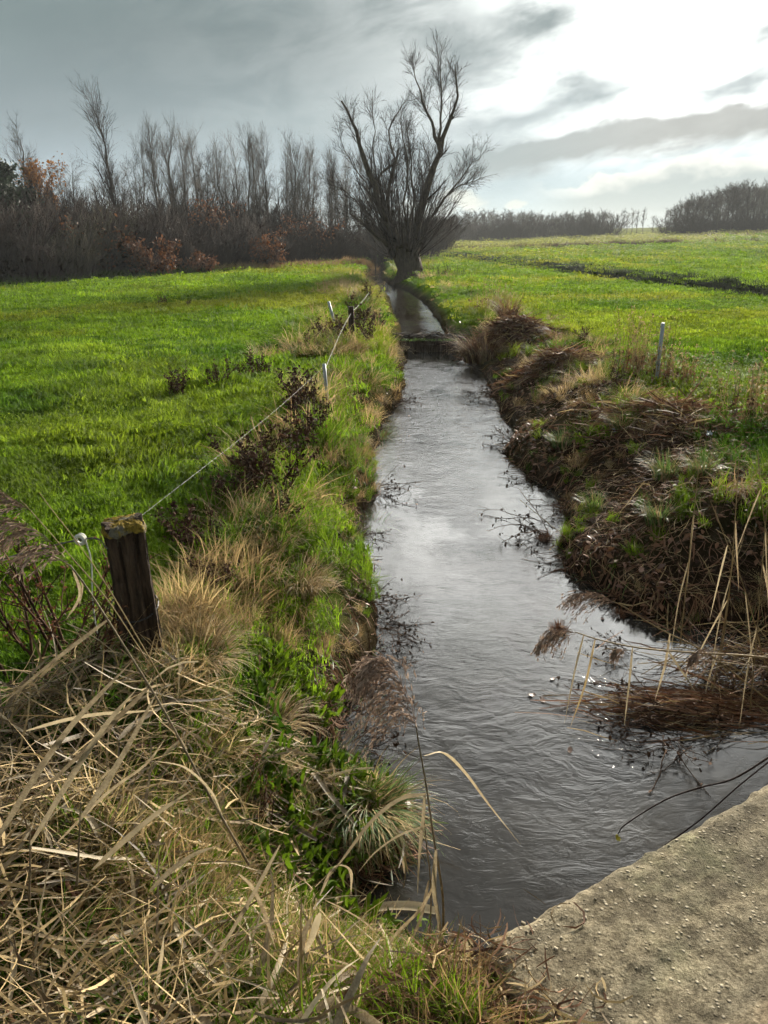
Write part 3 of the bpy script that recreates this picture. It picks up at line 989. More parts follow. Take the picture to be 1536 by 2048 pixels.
def build_sward():
    rng = np.random.default_rng(1)
    # meadow
    x, y = fan_points(rng, 23000, 1.2, 150)
    dl, du = shore(x, y)
    d = np.minimum(dl, du)
    lit = litter_amt(x, y, dl, du)
    s1, s2 = off_slab(x, y)
    keep = (d > 0.30) & s2 & (rng.random(len(x)) > lit * 1.3) & ~((x < -2) & (y > 33 + (x + 16) * 2.1 + 1))
    wild = (d < 0.95) & (rng.random(len(x)) < 0.75)
    keep &= ~wild
    keep &= (y < 13) | (d > 0.20 + 0.46 * np.clip(y / 13, 0.9, 4.5))
    e_ = (x - DA[0]) * DNRM[0] + (y - DA[1]) * DNRM[1]
    keep &= ~((x > 3.0) & (e_ > -0.15) & (e_ < 0.8))
    x, y = x[keep], y[keep]
    z = ground_z(x, y)
    pts = np.stack([x, y, z - 0.005], -1)
    nearm = y < 13
    tint = grass_tint(x, y, rng)
    sc = np.clip(0.85 + 0.02 * y, 0, 1.6) * rng.uniform(0.7, 1.3, len(x))
    lush = 0.40 + 1.15 * np.clip(1.6 * fbm(x * 1.1, y * 1.1, 3, 73) + 0.5, 0, 1) ** 1.3
    scl = np.stack([sc * (0.75 + y / 10), sc * (0.75 + y / 10), sc * lush], -1)
    left = x < 0.9
    for nm, msk, lab in (('meadow_grass', left, 'short lush green grass of the meadow left of the stream'),
                         ('meadow_grass', ~left, 'short bright green grass of the meadow right of the stream')):
        k = msk & nearm
        scatter(nm, lab.replace('meadow', 'near meadow'), 'grass', pts[k], euler(rng, k.sum()), scl[k], rng.integers(0, 6, k.sum()), tint[k], C_SHORT)
        k = msk & ~nearm
        s2_ = np.stack([np.clip(y[k] / 13, 0.9, 8.0)] * 2 + [np.clip(0.75 + y[k] / 60, 0, 1.4) * lush[k]], -1)
        scatter(nm, lab.replace('meadow', 'far meadow'), 'grass', pts[k], euler(rng, k.sum(), 0.08), s2_, rng.integers(0, 5, k.sum()), tint[k], C_CARPET)
    # bank grass: longer, mixed green and straw
    x, y = fan_points(rng, 30000, 1.15, 48, 1.6, 0.55)
    dl, du = shore(x, y)
    d = np.minimum(dl, du)
    lit = litter_amt(x, y, dl, du)
    s1, s2 = off_slab(x, y)
    leftb = x < 0.9
    p = np.where(leftb, 0.8 * sstep(d, 1.25, 0.8), 0.40 * (1 - lit) * sstep(d, 2.6, 1.5) + 0.30 * sstep(d, 2.2, 1.4))
    p = np.where(y > 13, np.maximum(p, 0.75 * sstep(d, 2.9, 1.9) * (1 - lit)), p)
    patch = np.clip(0.55 + 2.2 * fbm(x * 1.7, y * 1.7, 3, 83), 0.05, 1)
    keep = (d > np.where(y > 14, 0.22, 0.02)) & s2 & (rng.random(len(x)) < p * patch)
    x, y, d, leftb, du = x[keep], y[keep], d[keep], leftb[keep], du[keep]
    z = ground_z(x, y)
    dryp = np.clip(0.30 + 2.0 * fbm(x * 0.8, y * 0.8, 3, 84) + np.where(leftb, 0.22 * sstep(y, 5.6, 3.6) + 0.10 * sstep(y, 3.2, 2.4), -0.18), 0.05, 0.92)
    dry = rng.random(len(x)) < dryp
    pts = np.stack([x, y, z - 0.01], -1)
    sc = rng.uniform(0.6, 1.2, len(x)) * np.clip(0.8 + y / 40, 0, 1.3)
    sc = np.where(du < 0.8, sc * 0.6, sc) * np.where(leftb & (y < 5), np.clip(0.20 + d / 1.3, 0.20, 0.95), np.where(leftb, np.clip(0.42 + d / 0.9, 0.42, 1.0), np.clip(0.35 + d / 3.0, 0.35, 0.75)))
    scl = np.stack([sc * (1 + y / 50), sc * (1 + y / 50), sc], -1)
    k = ~dry
    tg = grass_tint(x, y, rng) * np.array((1.0, 0.95, 1.1))
    scatter('bank_grass', 'long green grass hanging over the stream banks', 'grass', pts[k], euler(rng, k.sum(), 0.25), scl[k], rng.integers(0, 5, k.sum()), tg[k], C_LONG)
    k = dry
    m = rng.random((len(x), 1))
    td = (TAN1 * m + TAN2 * (1 - m)) * rng.uniform(0.55, 1.25, (len(x), 1))
    scatter('dry_grass', 'withered straw coloured grass along the stream banks', 'grass', pts[k], euler(rng, k.sum(), 0.3), scl[k], rng.integers(0, 5, k.sum()), td[k], C_DRY)
    # low broad-leaved herbs between the grasses on the left
    x, y = fan_points(rng, 3200, 2.0, 14, 1.6, 0.55)
    dl, du = shore(x, y)
    keep = (np.minimum(dl, du) > 0.1) & (x < 0.6) & (np.minimum(dl, du) < 2.2) & off_slab(x, y)[1] & (fbm(x, y, 3, 88) > 0.02)
    x, y = x[keep], y[keep]
    pts = np.stack([x, y, ground_z(x, y) + 0.02], -1)
    n = len(x)
    sc = rng.uniform(0.5, 1.1, n)
    scatter('meadow_herbs', 'low broad leaved green herbs among the bank grass', 'herbs', pts, euler(rng, n, 0.3), np.stack([sc] * 3, -1), rng.integers(0, 4, n), grass_tint(x, y, rng) * 0.5, C_HERB)


build_sward()


def skew(rng, rg, n):
    return rg[0] + (rg[1] - rg[0]) * rng.random(n) ** 2.4


def lay_strips(rng, x, y, zoff, length, width, mat, name, label, cat, tilt=0.25, K=6, bnd=0.42, dirang=None, parent=None, fold=0.0, droop=0.35):
    """fallen stalks and leaves lying on the ground"""
    n = len(x)
    a = rng.uniform(0, 6.283, n) if dirang is None else dirang
    L = rng.uniform(*length, n)
    t = np.linspace(-0.5, 0.5, K)
    bend = rng.normal(0, bnd, n)
    ang = a[:, None] + bend[:, None] * t[None] * 2
    dx, dy = np.cos(ang) * L[:, None] / (K - 1), np.sin(ang) * L[:, None] / (K - 1)
    X, Y = np.cumsum(dx, 1), np.cumsum(dy, 1)
    X, Y = X - X.mean(1, keepdims=True) + x[:, None], Y - Y.mean(1, keepdims=True) + y[:, None]
    Zg = ground_z(X.ravel(), Y.ravel()).reshape(n, K)
    Zg = np.maximum(Zg, WZ + 0.01)
    damp = np.clip(0.12 + np.minimum(*shore(x, y)) / 0.8, 0.12, 1.0)[:, None]
    zc = Zg.mean(1, keepdims=True)
    sl = rng.normal(0, tilt, n)[:, None] * t[None] * L[:, None]
    arch = -droop * (t[None] * 2) ** 2 * L[:, None] * 0.12 * rng.uniform(0, 1.5, (n, 1))
    Z = np.maximum(Zg * 0.75 + zc * 0.25 + (rng.uniform(*zoff, n)[:, None] + sl + arch) * damp, Zg + 0.003)
    P = np.stack([X, Y, Z], -1)
    W = skew(rng, width, n)[:, None] * np.interp(np.linspace(0, 1, K), [0, .15, .6, 1], [0.55, 1, 0.85, 0.08])[None]
    sd = np.stack([-np.sin(a), np.cos(a), rng.normal(0, 0.6, n)], -1)
    mb = MB().strips(P, W, sd, rng.random(n), fold)
    o = mb.build(name, mat, parent)
    tag(o, label, cat, None, 'stuff')
    return o


def build_litter():
    rng = np.random.default_rng(7)
    # right bank: mats of cut reed
    x, y = fan_points(rng, 90000, 2.6, 22, 1.6, 0.6)
    dl, du = shore(x, y)
    lit = litter_amt(x, y, dl, du)
    keep = (x > 0.6) & (dl > -0.03) & (rng.random(len(x)) < lit * (0.35 + np.clip(fbm(x * 2, y * 2, 3, 101) + .5, 0, 1))) & (np.hypot(x, y) > 2.6)
    keep &= off_slab(x, y)[0]
    x, y = x[keep], y[keep]
    k = rng.random(len(x)) < 0.60
    lay_strips(rng, x[k], y[k], (0.0, 0.07), (0.05, 0.30), (0.0022, 0.0085), MATS['dark_straw'], 'reed_litter', 'dark matted cut reed litter covering the right bank', 'litter', 0.35, bnd=0.3)
    k = ~k & (rng.random(len(x)) < 0.8)
    lay_strips(rng, x[k], y[k], (0.01, 0.10), (0.06, 0.34), (0.0020, 0.0060), MATS['straw'], 'reed_litter', 'pale broken reed stalks scattered over the right bank', 'litter', 0.4, bnd=0.25)
    # left bank brown bits by the water and between the fence posts
    x, y = fan_points(rng, 26000, 1.6, 22, 1.4, 0.3)
    dl, du = shore(x, y)
    lit = litter_amt(x, y, dl, du)
    keep = (x < 0.7) & (dl > -0.02) & (rng.random(len(x)) < lit * 0.8) & off_slab(x, y)[1]
    x, y = x[keep], y[keep]
    lay_strips(rng, x, y, (0.0, 0.05), (0.06, 0.25), (0.0018, 0.006), MATS['dark_straw'], 'bank_litter', 'brown dead leaves and stalks on the left bank', 'litter', 0.3)
    # ragged fringe hanging down both banks to the water
    x, y = fan_points(rng, 60000, 2.1, 22, 1.2, 0.4)
    dl, du = shore(x, y)
    keep = (dl > -0.04) & (dl < 0.42) & off_slab(x, y)[1] & (rng.random(len(x)) < 0.85 * sstep(dl, 0.42, 0.1) * np.clip(0.45 + 1.6 * fbm(x * 2.2, y * 2.2, 3, 104), 0.1, 1))
    x, y = x[keep], y[keep]
    lay_strips(rng, x, y, (0.0, 0.06), (0.06, 0.24), (0.0016, 0.0055), MATS['dark_straw'], 'bank_fringe', 'ragged brown fringe of dead stalks along the water edges', 'litter', 0.5)
    k = rng.random(len(x)) < 0.22
    lay_strips(rng, x[k], y[k], (0.01, 0.08), (0.08, 0.24), (0.0014, 0.0045), MATS['green_leaf'], 'bank_fringe', 'green blades trailing along the water edges', 'grass', 0.6)
    # foreground left: heaped dead reed leaves
    x, y = rng.uniform(-1.6, 0.35, 7600), rng.uniform(1.15, 3.1, 7600)
    dl, du = shore(x, y)
    keep = (dl > 0.03) & off_slab(x, y)[1] & (rng.random(7600) < 0.25 + np.clip(1.2 * fbm(x * 2, y * 2, 3, 111) + 0.4, 0, 1))
    x, y = x[keep], y[keep]
    n = len(x)
    da = np.where(rng.random(n) < 0.5, rng.normal(0.75, 0.5, n), rng.normal(2.4, 0.7, n))
    k = rng.random(n) < 0.5
    lay_strips(rng, x[k], y[k], (0.02, 0.22), (0.2, 0.55), (0.0020, 0.0060), MATS['straw'], 'reed_litter', 'heaped straw coloured dead reed leaves in the left foreground', 'litter', 0.45, dirang=da[k])
    k2 = ~k & (rng.random(n) < 0.55)
    lay_strips(rng, x[k2], y[k2], (0.0, 0.10), (0.15, 0.45), (0.002, 0.007), MATS['dark_straw'], 'reed_litter', 'brown rotting reed stalks under the foreground straw', 'litter', 0.4, dirang=da[k2])
    k3 = ~k & ~k2 & (rng.random(n) < 0.55)
    lay_strips(rng, x[k3], y[k3], (0.05, 0.20), (0.22, 0.55), (0.004, 0.0130), MATS['grey_leaf'], 'reed_litter', 'broad grey dead reed leaves lying over the foreground straw', 'litter', 0.5, K=7, dirang=da[k3], fold=0.35)
    k4 = ~k & ~k2 & ~k3 & (rng.random(n) < 0.5)
    lay_strips(rng, x[k4], y[k4], (0.06, 0.20), (0.2, 0.5), (0.003, 0.0105), MATS['pale_leaf'], 'reed_litter', 'pale dead reed leaves on top of the foreground straw', 'litter', 0.5, K=7, dirang=da[k4], fold=0.35)


build_litter()


def build_leaf_litter():
    rng = np.random.default_rng(29)
    for nm, lab, sel, n, mat in (('leaf_litter', 'brown fallen leaves strewn over the right bank', 1, 40000, 'dark_straw'), ('leaf_litter', 'rusty fallen leaves strewn along both water edges', 0, 26000, 'wet_leaf')):
        x, y = fan_points(rng, n, 2.2, 21, 1.5, 0.5)
        dl, du = shore(x, y)
        lit = litter_amt(x, y, dl, du)
        pr = np.where(sel == 1, 1.6 * lit * (x > 0.7), sstep(dl, 0.5, 0.0) * 0.8 + 0.25 * lit)
        k = (dl > 0.0) & off_slab(x, y)[0] & (rng.random(n) < pr * np.clip(0.3 + 2.0 * fbm(x * 1.6, y * 1.6, 3, 131), 0, 1))
        x, y = x[k], y[k]
        m = len(x)
        c = np.stack([x, y, ground_z(x, y) + rng.uniform(0.004, 0.05, m)], -1)
        d = rng.standard_normal((m, 3)) * np.array((1, 1, 0.45))
        d /= np.linalg.norm(d, axis=1, keepdims=True)
        L = rng.uniform(0.010, 0.032, m)[:, None] * (1 + y / 25)[:, None]
        P = np.stack([c - d * L, c + np.array((0, 0, 0.25)) * L, c + d * L], 1)
        sd = np.cross(d, rng.standard_normal((m, 3)) * 0.5 + np.array((0, 0, 1.0)))
        o = MB().strips(P, np.array([0.15, 0.55, 0.1])[None] * L, sd, rng.random(m)).build(nm, MATS[mat])
        tag(o, lab, 'litter', None, 'stuff')


build_leaf_litter()


def build_bridge_foot():
    # matted roots, straw and crumbs where the soil laps over the slab end
    rng = np.random.default_rng(17)
    n = 1500
    es, en = rng.normal(-0.16, 0.12, n), rng.uniform(-0.05, 0.75, n)
    x, y = SA[0] + es * SE[0] + en * SN[0], SA[1] + es * SE[1] + en * SN[1]
    L = rng.uniform(0.03, 0.16, n)
    a = rng.uniform(0, 6.283, n)
    K = 5
    tt = np.linspace(-0.5, 0.5, K)
    ang = a[:, None] + rng.normal(0, 0.9, (n, 1)) * tt
    P = np.zeros((n, K, 3))
    P[..., 0] = x[:, None] + np.cos(ang) * tt * L[:, None]
    P[..., 1] = y[:, None] + np.sin(ang) * tt * L[:, None]
    P[..., 2] = SLAB_Z + rng.uniform(0.0, 0.05, n)[:, None] * np.exp(-np.clip(es, 0, 1) / 0.08)[:, None] + 0.006 + rng.normal(0, 0.15, (n, 1)) * tt * L[:, None]
    W = rng.uniform(0.0008, 0.0034, n)[:, None] * np.array([.6, 1, 1, .8, .2])[None]
    k = rng.random(n) < 0.6
    for m, mat, lab in ((k, 'dark_straw', 'brown matted roots and crumbs lapping over the slab end'), (~k, 'straw', 'pale broken straw lapping over the slab end')):
        o = MB().strips(P[m], W[m], rng.standard_normal((m.sum(), 3)), rng.random(m.sum())).build('soil_litter', MATS[mat])
        tag(o, lab, 'litter', None, 'stuff')
    n = 90
    es, en = rng.uniform(-0.6, -0.10, n), rng.uniform(-0.12, 0.7, n)
    x, y = SA[0] + es * SE[0] + en * SN[0], SA[1] + es * SE[1] + en * SN[1]
    z = ground_z(x, y)
    sc = rng.uniform(0.25, 0.5, n)
    tint = np.where(rng.random((n, 1)) < 0.45, GR1 * 0.8, TAN2) * rng.uniform(0.6, 1.2, (n, 1))
    scatter('soil_grass', 'short grass and straw on the soil beside the slab end', 'grass', np.stack([x, y, z], -1), euler(rng, n, 0.4), np.stack([sc] * 3, -1), rng.integers(0, 5, n), tint, C_DRY)


build_bridge_foot()
# ------------------------------------------------------------------ trees
UP = np.array((0, 0, 1.0))


def unit(v):
    return v / (np.linalg.norm(v, axis=-1, keepdims=True) + 1e-9)


def grow(rng, P, R, n_per, t0, t1, ang, length, K, up, wig, rfac, rmin, taper_len=0.0):
    """children on parents P (M,K,3): returns paths and radii"""
    M, Kp, _ = P.shape
    idx = np.repeat(np.arange(M), n_per)
    n = len(idx)
    t = t0 + (t1 - t0) * rng.random(n)
    f = t * (Kp - 1)
    i0 = np.clip(f.astype(int), 0, Kp - 2)
    w = (f - i0)[:, None]
    pos = P[idx, i0] * (1 - w) + P[idx, i0 + 1] * w
    r0 = R[idx, i0] * (1 - w[:, 0]) + R[idx, i0 + 1] * w[:, 0]
    tg = unit(P[idx, i0 + 1] - P[idx, i0])
    rv = rng.standard_normal((n, 3))
    perp = unit(rv - tg * (rv * tg).sum(1, keepdims=True))
    a = rng.uniform(*ang, n)[:, None]
    d = unit(tg * np.cos(a) + perp * np.sin(a))
    L = rng.uniform(*length, n) * (1 - taper_len * t)
    out = np.zeros((n, K, 3))
    out[:, 0] = pos
    for k in range(1, K):
        d = unit(d + UP * up + rng.standard_normal((n, 3)) * wig)
        out[:, k] = out[:, k - 1] + d * (L / (K - 1))[:, None]
    rb = np.maximum(r0 * rfac, rmin)
    rad = rb[:, None] * np.linspace(1, 0.35, K)[None]
    return out, rad


def trunk_path(rng, h, r, K=9, lean=(0, 0), wig=0.04, top=0.12):
    t = np.linspace(0, 1, K)
    P = np.zeros((1, K, 3))
    P[0, :, 2] = t * h - 0.15
    P[0, :, 0] = lean[0] * t * h + np.cumsum(rng.normal(0, wig, K)) * h * 0.06
    P[0, :, 1] = lean[1] * t * h + np.cumsum(rng.normal(0, wig, K)) * h * 0.06
    R = r * (1 - (1 - top) * t)[None] * np.where(t < 0.02, 1.35, 1.0)[None]
    return P, R


def bare_tree(rng, h, r, kind, lean=(0, 0)):
    P, R = trunk_path(rng, h, r, 10, lean, 0.2, 0.10)
    tr, cr = MB(), MB()
    tr.tubes(P, R, 7, 0.5)
    if kind == 'poplar':
        a, ra = grow(rng, P, R, 34, 0.28, 0.97, (0.35, 0.75), (0.16 * h, 0.36 * h), 6, 0.16, 0.10, 0.42, 0.012, 0.55)
        b, rb = grow(rng, a, ra, 7, 0.2, 0.98, (0.3, 0.7), (0.05 * h, 0.14 * h), 4, 0.12, 0.12, 0.5, 0.007)
        c, rc = grow(rng, b, rb, 4, 0.2, 1.0, (0.3, 0.8), (0.03 * h, 0.075 * h), 3, 0.08, 0.12, 0.7, 0.005)
        c2, rc2 = grow(rng, a, ra, 5, 0.3, 1.0, (0.3, 0.8), (0.03 * h, 0.09 * h), 3, 0.10, 0.12, 0.4, 0.005)
    elif kind == 'alder':
        a, ra = grow(rng, P, R, 26, 0.22, 0.95, (0.6, 1.1), (0.15 * h, 0.34 * h), 6, 0.06, 0.16, 0.42, 0.012, 0.5)
        b, rb = grow(rng, a, ra, 7, 0.2, 0.98, (0.4, 0.9), (0.05 * h, 0.13 * h), 4, 0.05, 0.16, 0.5, 0.007)
        c, rc = grow(rng, b, rb, 5, 0.2, 1.0, (0.3, 0.9), (0.025 * h, 0.07 * h), 3, 0.04, 0.16, 0.7, 0.006)
        c2, rc2 = grow(rng, a, ra, 5, 0.3, 1.0, (0.3, 0.9), (0.03 * h, 0.08 * h), 3, 0.05, 0.16, 0.4, 0.006)
    else:   # far beech: clear bole, domed head
        a, ra = grow(rng, P, R, 20, 0.26, 0.98, (0.5, 1.05), (0.20 * h, 0.42 * h), 6, 0.08, 0.14, 0.45, 0.03, 0.35)
        b, rb = grow(rng, a, ra, 7, 0.25, 0.98, (0.4, 0.9), (0.06 * h, 0.16 * h), 4, 0.06, 0.16, 0.5, 0.03)
        c, rc = grow(rng, b, rb, 5, 0.2, 1.0, (0.3, 0.9), (0.03 * h, 0.08 * h), 3, 0.05, 0.18, 0.7, 0.026)
        c2, rc2 = grow(rng, a, ra, 3, 0.3, 1.0, (0.3, 0.9), (0.03 * h, 0.09 * h), 3, 0.05, 0.16, 0.4, 0.014)
    cr.tubes(a, ra, 4, rng.random(len(a)))
    cr.tubes(b, rb, 3, rng.random(len(b)), cap=False)
    cr.tubes(c, rc, 3, rng.random(len(c)), cap=False)
    cr.tubes(c2, rc2, 3, rng.random(len(c2)), cap=False)
    return tr, cr, P, np.concatenate([c[:, -1], c2[:, -1], b[:, -1]])


def brush(rng, h, spread, n=34):
    """many-stemmed leafless thicket shrub"""
    a = rng.uniform(0, 6.283, n)
    r = spread * 0.45 * rng.random(n) ** 0.5
    P = np.zeros((n, 6, 3))
    P[:, 0] = np.stack([r * np.cos(a), r * np.sin(a), np.full(n, -0.08)], -1)
    d = unit(np.stack([np.cos(a) * 0.35, np.sin(a) * 0.35, np.ones(n)], -1) + rng.normal(0, 0.15, (n, 3)))
    L = h * rng.uniform(0.55, 1.0, n)
    for k in range(1, 6):
        d = unit(d + rng.normal(0, 0.06, (n, 3)) + UP * 0.03)
        P[:, k] = P[:, k - 1] + d * (L / 5)[:, None]
    R = rng.uniform(0.014, 0.032, n)[:, None] * np.linspace(1, 0.3, 6)[None]
    b, rb = grow(rng, P, R, 9, 0.12, 0.97, (0.3, 0.8), (0.12 * h, 0.34 * h), 4, 0.12, 0.12, 0.5, 0.011)
    c, rc = grow(rng, b, rb, 5, 0.15, 1.0, (0.3, 0.8), (0.05 * h, 0.14 * h), 3, 0.10, 0.12, 0.7, 0.009)
    st, tw = MB(), MB()
    st.tubes(P, R, 4, rng.random(n))
    tw.tubes(b, rb, 3, rng.random(len(b)), cap=False)
    tw.tubes(c, rc, 3, rng.random(len(c)), cap=False)
    return st, tw, np.concatenate([c[:, -1], c[:, 1], b[:, -1]])


def leaves_at(rng, pts, n, size, jitter, mat_a=None):
    """small bent leaf quads round given points"""
    i = rng.integers(0, len(pts), n)
    c = pts[i] + rng.normal(0, jitter, (n, 3))
    d = unit(rng.standard_normal((n, 3)) + np.array((0, 0, -0.4)))
    L = rng.uniform(0.6, 1.3, n)[:, None] * size
    P = np.stack([c - d * L, c, c + d * L], 1)
    P[:, 1, 2] += 0.2 * L[:, 0]
    sd = unit(np.cross(d, rng.standard_normal((n, 3))))
    W = np.array([0.12, 0.55, 0.08])[None] * L
    return MB().strips(P, W, sd, rng.random(n))


def tree_thing(name, label, cat, tr, cr, bark, twig, loc, group=None, lf=None, lfm=None, lname='crown'):
    t = thing(name, label, cat, loc, 0.0, group)
    tr.build('trunk', MATS[bark], t)
    c = cr.build('crown', MATS[twig], t)
    if lf is not None:
        lf.build('foliage', MATS[lfm], c)['kind'] = 'stuff'
    return t


def put(src, used, loc, rz, sc, label=None, group=None):
    """first use moves the prototype itself, afterwards copies it"""
    o = src if not used.get(src.name) else copy_tree(src)
    used[src.name] = True
    o.location = loc
    o.rotation_euler = (0, 0, rz)
    o.scale = sc if hasattr(sc, '__len__') else (sc,) * 3
    if label:
        o['label'] = label
    if group:
        o['group'] = group
    elif 'group' in o and label and group is None:
        del o['group']
    return o


def g3(x, y, dz=0.0):
    return (float(x), float(y), gz(x, y) + dz)


def build_willow():
    rng = np.random.default_rng(21)
    Y0 = 40.0
    B = at_y(818, 562, Y0)
    root = thing('willow_tree', 'old bare pollard willow with spreading limbs beside the stream', 'tree', tuple(B))
    off = lambda u, v, dy: at_y(u, v, Y0 + dy) - B
    root.scale = (0.95, 0.95, 0.93)
    # trunk: short, thick, lumpy bole
    K = 9
    vs = np.linspace(572, 478, K)
    us = np.interp(vs, [478, 500, 530, 572], [806, 812, 818, 818])
    P = np.array([[off(u, v, 0) for u, v in zip(us, vs)]])
    R = np.interp(vs, [478, 500, 520, 545, 572], [0.62, 0.74, 0.68, 0.66, 0.9])[None]
    tr = MB().tubes(P, R, 14, 0.5)
    V = tr.V[0]
    ang = np.arctan2(V[:, 1], V[:, 0])
    lump = 1 + 0.22 * np.sin(ang * 5 + V[:, 2] * 1.3) * np.exp(-np.clip(V[:, 2], 0, 3)) + 0.10 * np.sin(ang * 3 + V[:, 2] * 4)
    c0 = np.repeat(P[0], 14, 0)
    tr.V[0] = c0 + (V - c0) * lump[:, None]
    tr.build('trunk', MATS['bark_willow'], root)
    limbs = [  # (pixel path, depth offsets, radius start/end)
        ([(806, 500), (782, 452), (758, 408), (745, 355), (724, 302), (708, 250), (692, 205), (674, 172)], (0, -1.8), 0.34, 0.07),
        ([(800, 490), (785, 450), (772, 405), (779, 345), (790, 300), (797, 272)], (0, 0.9), 0.24, 0.09),
        ([(772, 402), (752, 352), (766, 322), (790, 300), (776, 262), (782, 225), (800, 190), (813, 172)], (0.5, 2.0), 0.13, 0.03),
        ([(822, 500), (832, 452), (846, 395), (866, 330), (884, 282), (896, 238), (913, 190), (921, 145), (914, 92)], (0, -1.2), 0.38, 0.035),
        ([(884, 280), (872, 232), (852, 185), (838, 140), (829, 100)], (-0.7, 0.6), 0.15, 0.025),
        ([(882, 284), (884, 230), (888, 180), (884, 130), (881, 70)], (-0.7, -0.4), 0.13, 0.02),
        ([(835, 490), (858, 440), (890, 390), (925, 345), (948, 312), (972, 290)], (0, 1.8), 0.11, 0.02),
        ([(838, 480), (868, 418), (905, 372), (940, 352), (958, 345)], (0, -2.2), 0.09, 0.02),
        ([(790, 500), (755, 468), (722, 438), (694, 418)], (0, -1.5), 0.22, 0.05),
        ([(786, 490), (745, 440), (710, 395), (688, 372), (650, 352)], (0, 1.6), 0.10, 0.02),
        ([(790, 480), (750, 420), (725, 350), (704, 320), (668, 250)], (0, 2.4), 0.10, 0.02),
        ([(812, 480), (826, 400), (822, 330), (818, 262), (812, 235)], (0, 1.2), 0.12, 0.02),
        ([(818, 480), (808, 390), (816, 320), (806, 250), (800, 215)], (0, -1.6), 0.10, 0.02),
        ([(806, 478), (770, 420), (748, 330), (742, 240), (738, 150)], (0, 2.8), 0.12, 0.015),
        ([(826, 470), (852, 400), (858, 310), (846, 260)], (0, 2.2), 0.09, 0.02),
    ]
    allP, allR = [], []
    for px, dep, r0, r1 in limbs:
        q = np.array([off(u, v, d) for (u, v), d in zip(px, np.linspace(dep[0], dep[1], len(px)))])
        s = np.linspace(0, len(q) - 1, 13)
        i = np.clip(s.astype(int), 0, len(q) - 2)
        w = (s - i)[:, None]
        # catmull-rom smoothing
        qm = np.concatenate([[2 * q[0] - q[1]], q, [2 * q[-1] - q[-2]]])
        p0_, p1_, p2_, p3_ = qm[i], qm[i + 1], qm[i + 2], qm[i + 3]
        p = 0.5 * (2 * p1_ + (p2_ - p0_) * w + (2 * p0_ - 5 * p1_ + 4 * p2_ - p3_) * w ** 2 + (3 * p1_ - p0_ - 3 * p2_ + p3_) * w ** 3)
        p += rng.normal(0, 0.04, p.shape)
        r = 0.68 * np.linspace(r0, r1 * 0.8, 13) * rng.uniform(0.85, 1.15, 13)
        lb = MB().tubes(p[None], r[None], 7, 0.5)
        lb.build('limb', MATS['bark_willow'], root)
        allP.append(p)
        allR.append(r)
    P, R = np.array(allP), np.array(allR)
    # shoots from the pollard head
    n = 130
    a = rng.uniform(0, 6.283, n)
    th = np.abs(rng.normal(0, 0.62, n)).clip(0, 1.25)
    S = np.zeros((n, 8, 3))
    hd = off(810, 492, 0)
    S[:, 0] = hd + np.stack([np.cos(a) * 0.7, np.sin(a) * 0.7, rng.uniform(-0.6, 0.4, n)], -1)
    d = np.stack([np.sin(th) * np.cos(a), np.sin(th) * np.sin(a), np.cos(th)], -1)
    L = rng.uniform(2.0, 5.6, n) * (1 - 0.35 * th)
    for k in range(1, 8):
        d = unit(d + UP * 0.05 + rng.normal(0, 0.05, (n, 3)))
        S[:, k] = S[:, k - 1] + d * (L / 7)[:, None]
    RS = rng.uniform(0.016, 0.040, n)[:, None] * np.linspace(1, 0.25, 8)[None]
    cr = MB()
    cr.tubes(S, RS, 4, rng.random(n))
    b1, r1 = grow(rng, P, R, 16, 0.22, 1.0, (0.25, 0.7), (0.8, 2.3), 7, 0.08, 0.06, 0.28, 0.013, 0.72)
    b2, r2 = grow(rng, S, RS, 5, 0.25, 1.0, (0.25, 0.7), (0.6, 1.8), 5, 0.08, 0.10, 0.5, 0.010)
    b3, r3 = grow(rng, b1, r1, 8, 0.2, 1.0, (0.3, 0.8), (0.3, 0.9), 4, 0.07, 0.11, 0.5, 0.0065)
    b4, r4 = grow(rng, b2, r2, 4, 0.2, 1.0, (0.3, 0.8), (0.25, 0.7), 3, 0.06, 0.11, 0.6, 0.006)
    b5, r5 = grow(rng, b3, r3, 3, 0.2, 1.0, (0.3, 0.8), (0.2, 0.5), 3, 0.05, 0.11, 0.7, 0.006)
    for p_, r_, s_ in ((b1, r1, 4), (b2, r2, 3), (b3, r3, 3), (b4, r4, 3), (b5, r5, 3)):
        cr.tubes(p_, r_, s_, rng.random(len(p_)), cap=False)
    cr.build('crown', MATS['twig_dark'], root)
    # brushy suckers at the foot
    sk = MB()
    for cx, cy, hh, nn in ((1.5, -0.1, 1.2, 45), (-1.1, -0.3, 0.9, 25), (2.3, 0.2, 0.9, 45), (1.0, -0.8, 0.8, 20)):
        m = nn
        S2 = np.zeros((m, 5, 3))
        S2[:, 0] = np.stack([cx + rng.normal(0, 0.35, m), cy + rng.normal(0, 0.3, m), np.full(m, -0.35)], -1)
        d = unit(np.stack([rng.normal(0, 0.35, m), rng.normal(0, 0.35, m), np.ones(m)], -1))
        L = hh * rng.uniform(0.5, 1.2, m)
        for k in range(1, 5):
            d = unit(d + rng.normal(0, 0.09, (m, 3)))
            S2[:, k] = S2[:, k - 1] + d * (L / 4)[:, None]
        sk.tubes(S2, rng.uniform(0.007, 0.014, m)[:, None] * np.linspace(1, 0.4, 5)[None], 3, rng.random(m))
        tt, rt = grow(rng, S2, np.full((m, 5), 0.01), 5, 0.2, 1, (0.3, 0.8), (0.15, 0.5), 3, 0.05, 0.1, 0.6, 0.006)
        sk.tubes(tt, rt, 3, rng.random(len(tt)), cap=False)
    sk.build('suckers', MATS['twig_purple'], root)


build_willow()


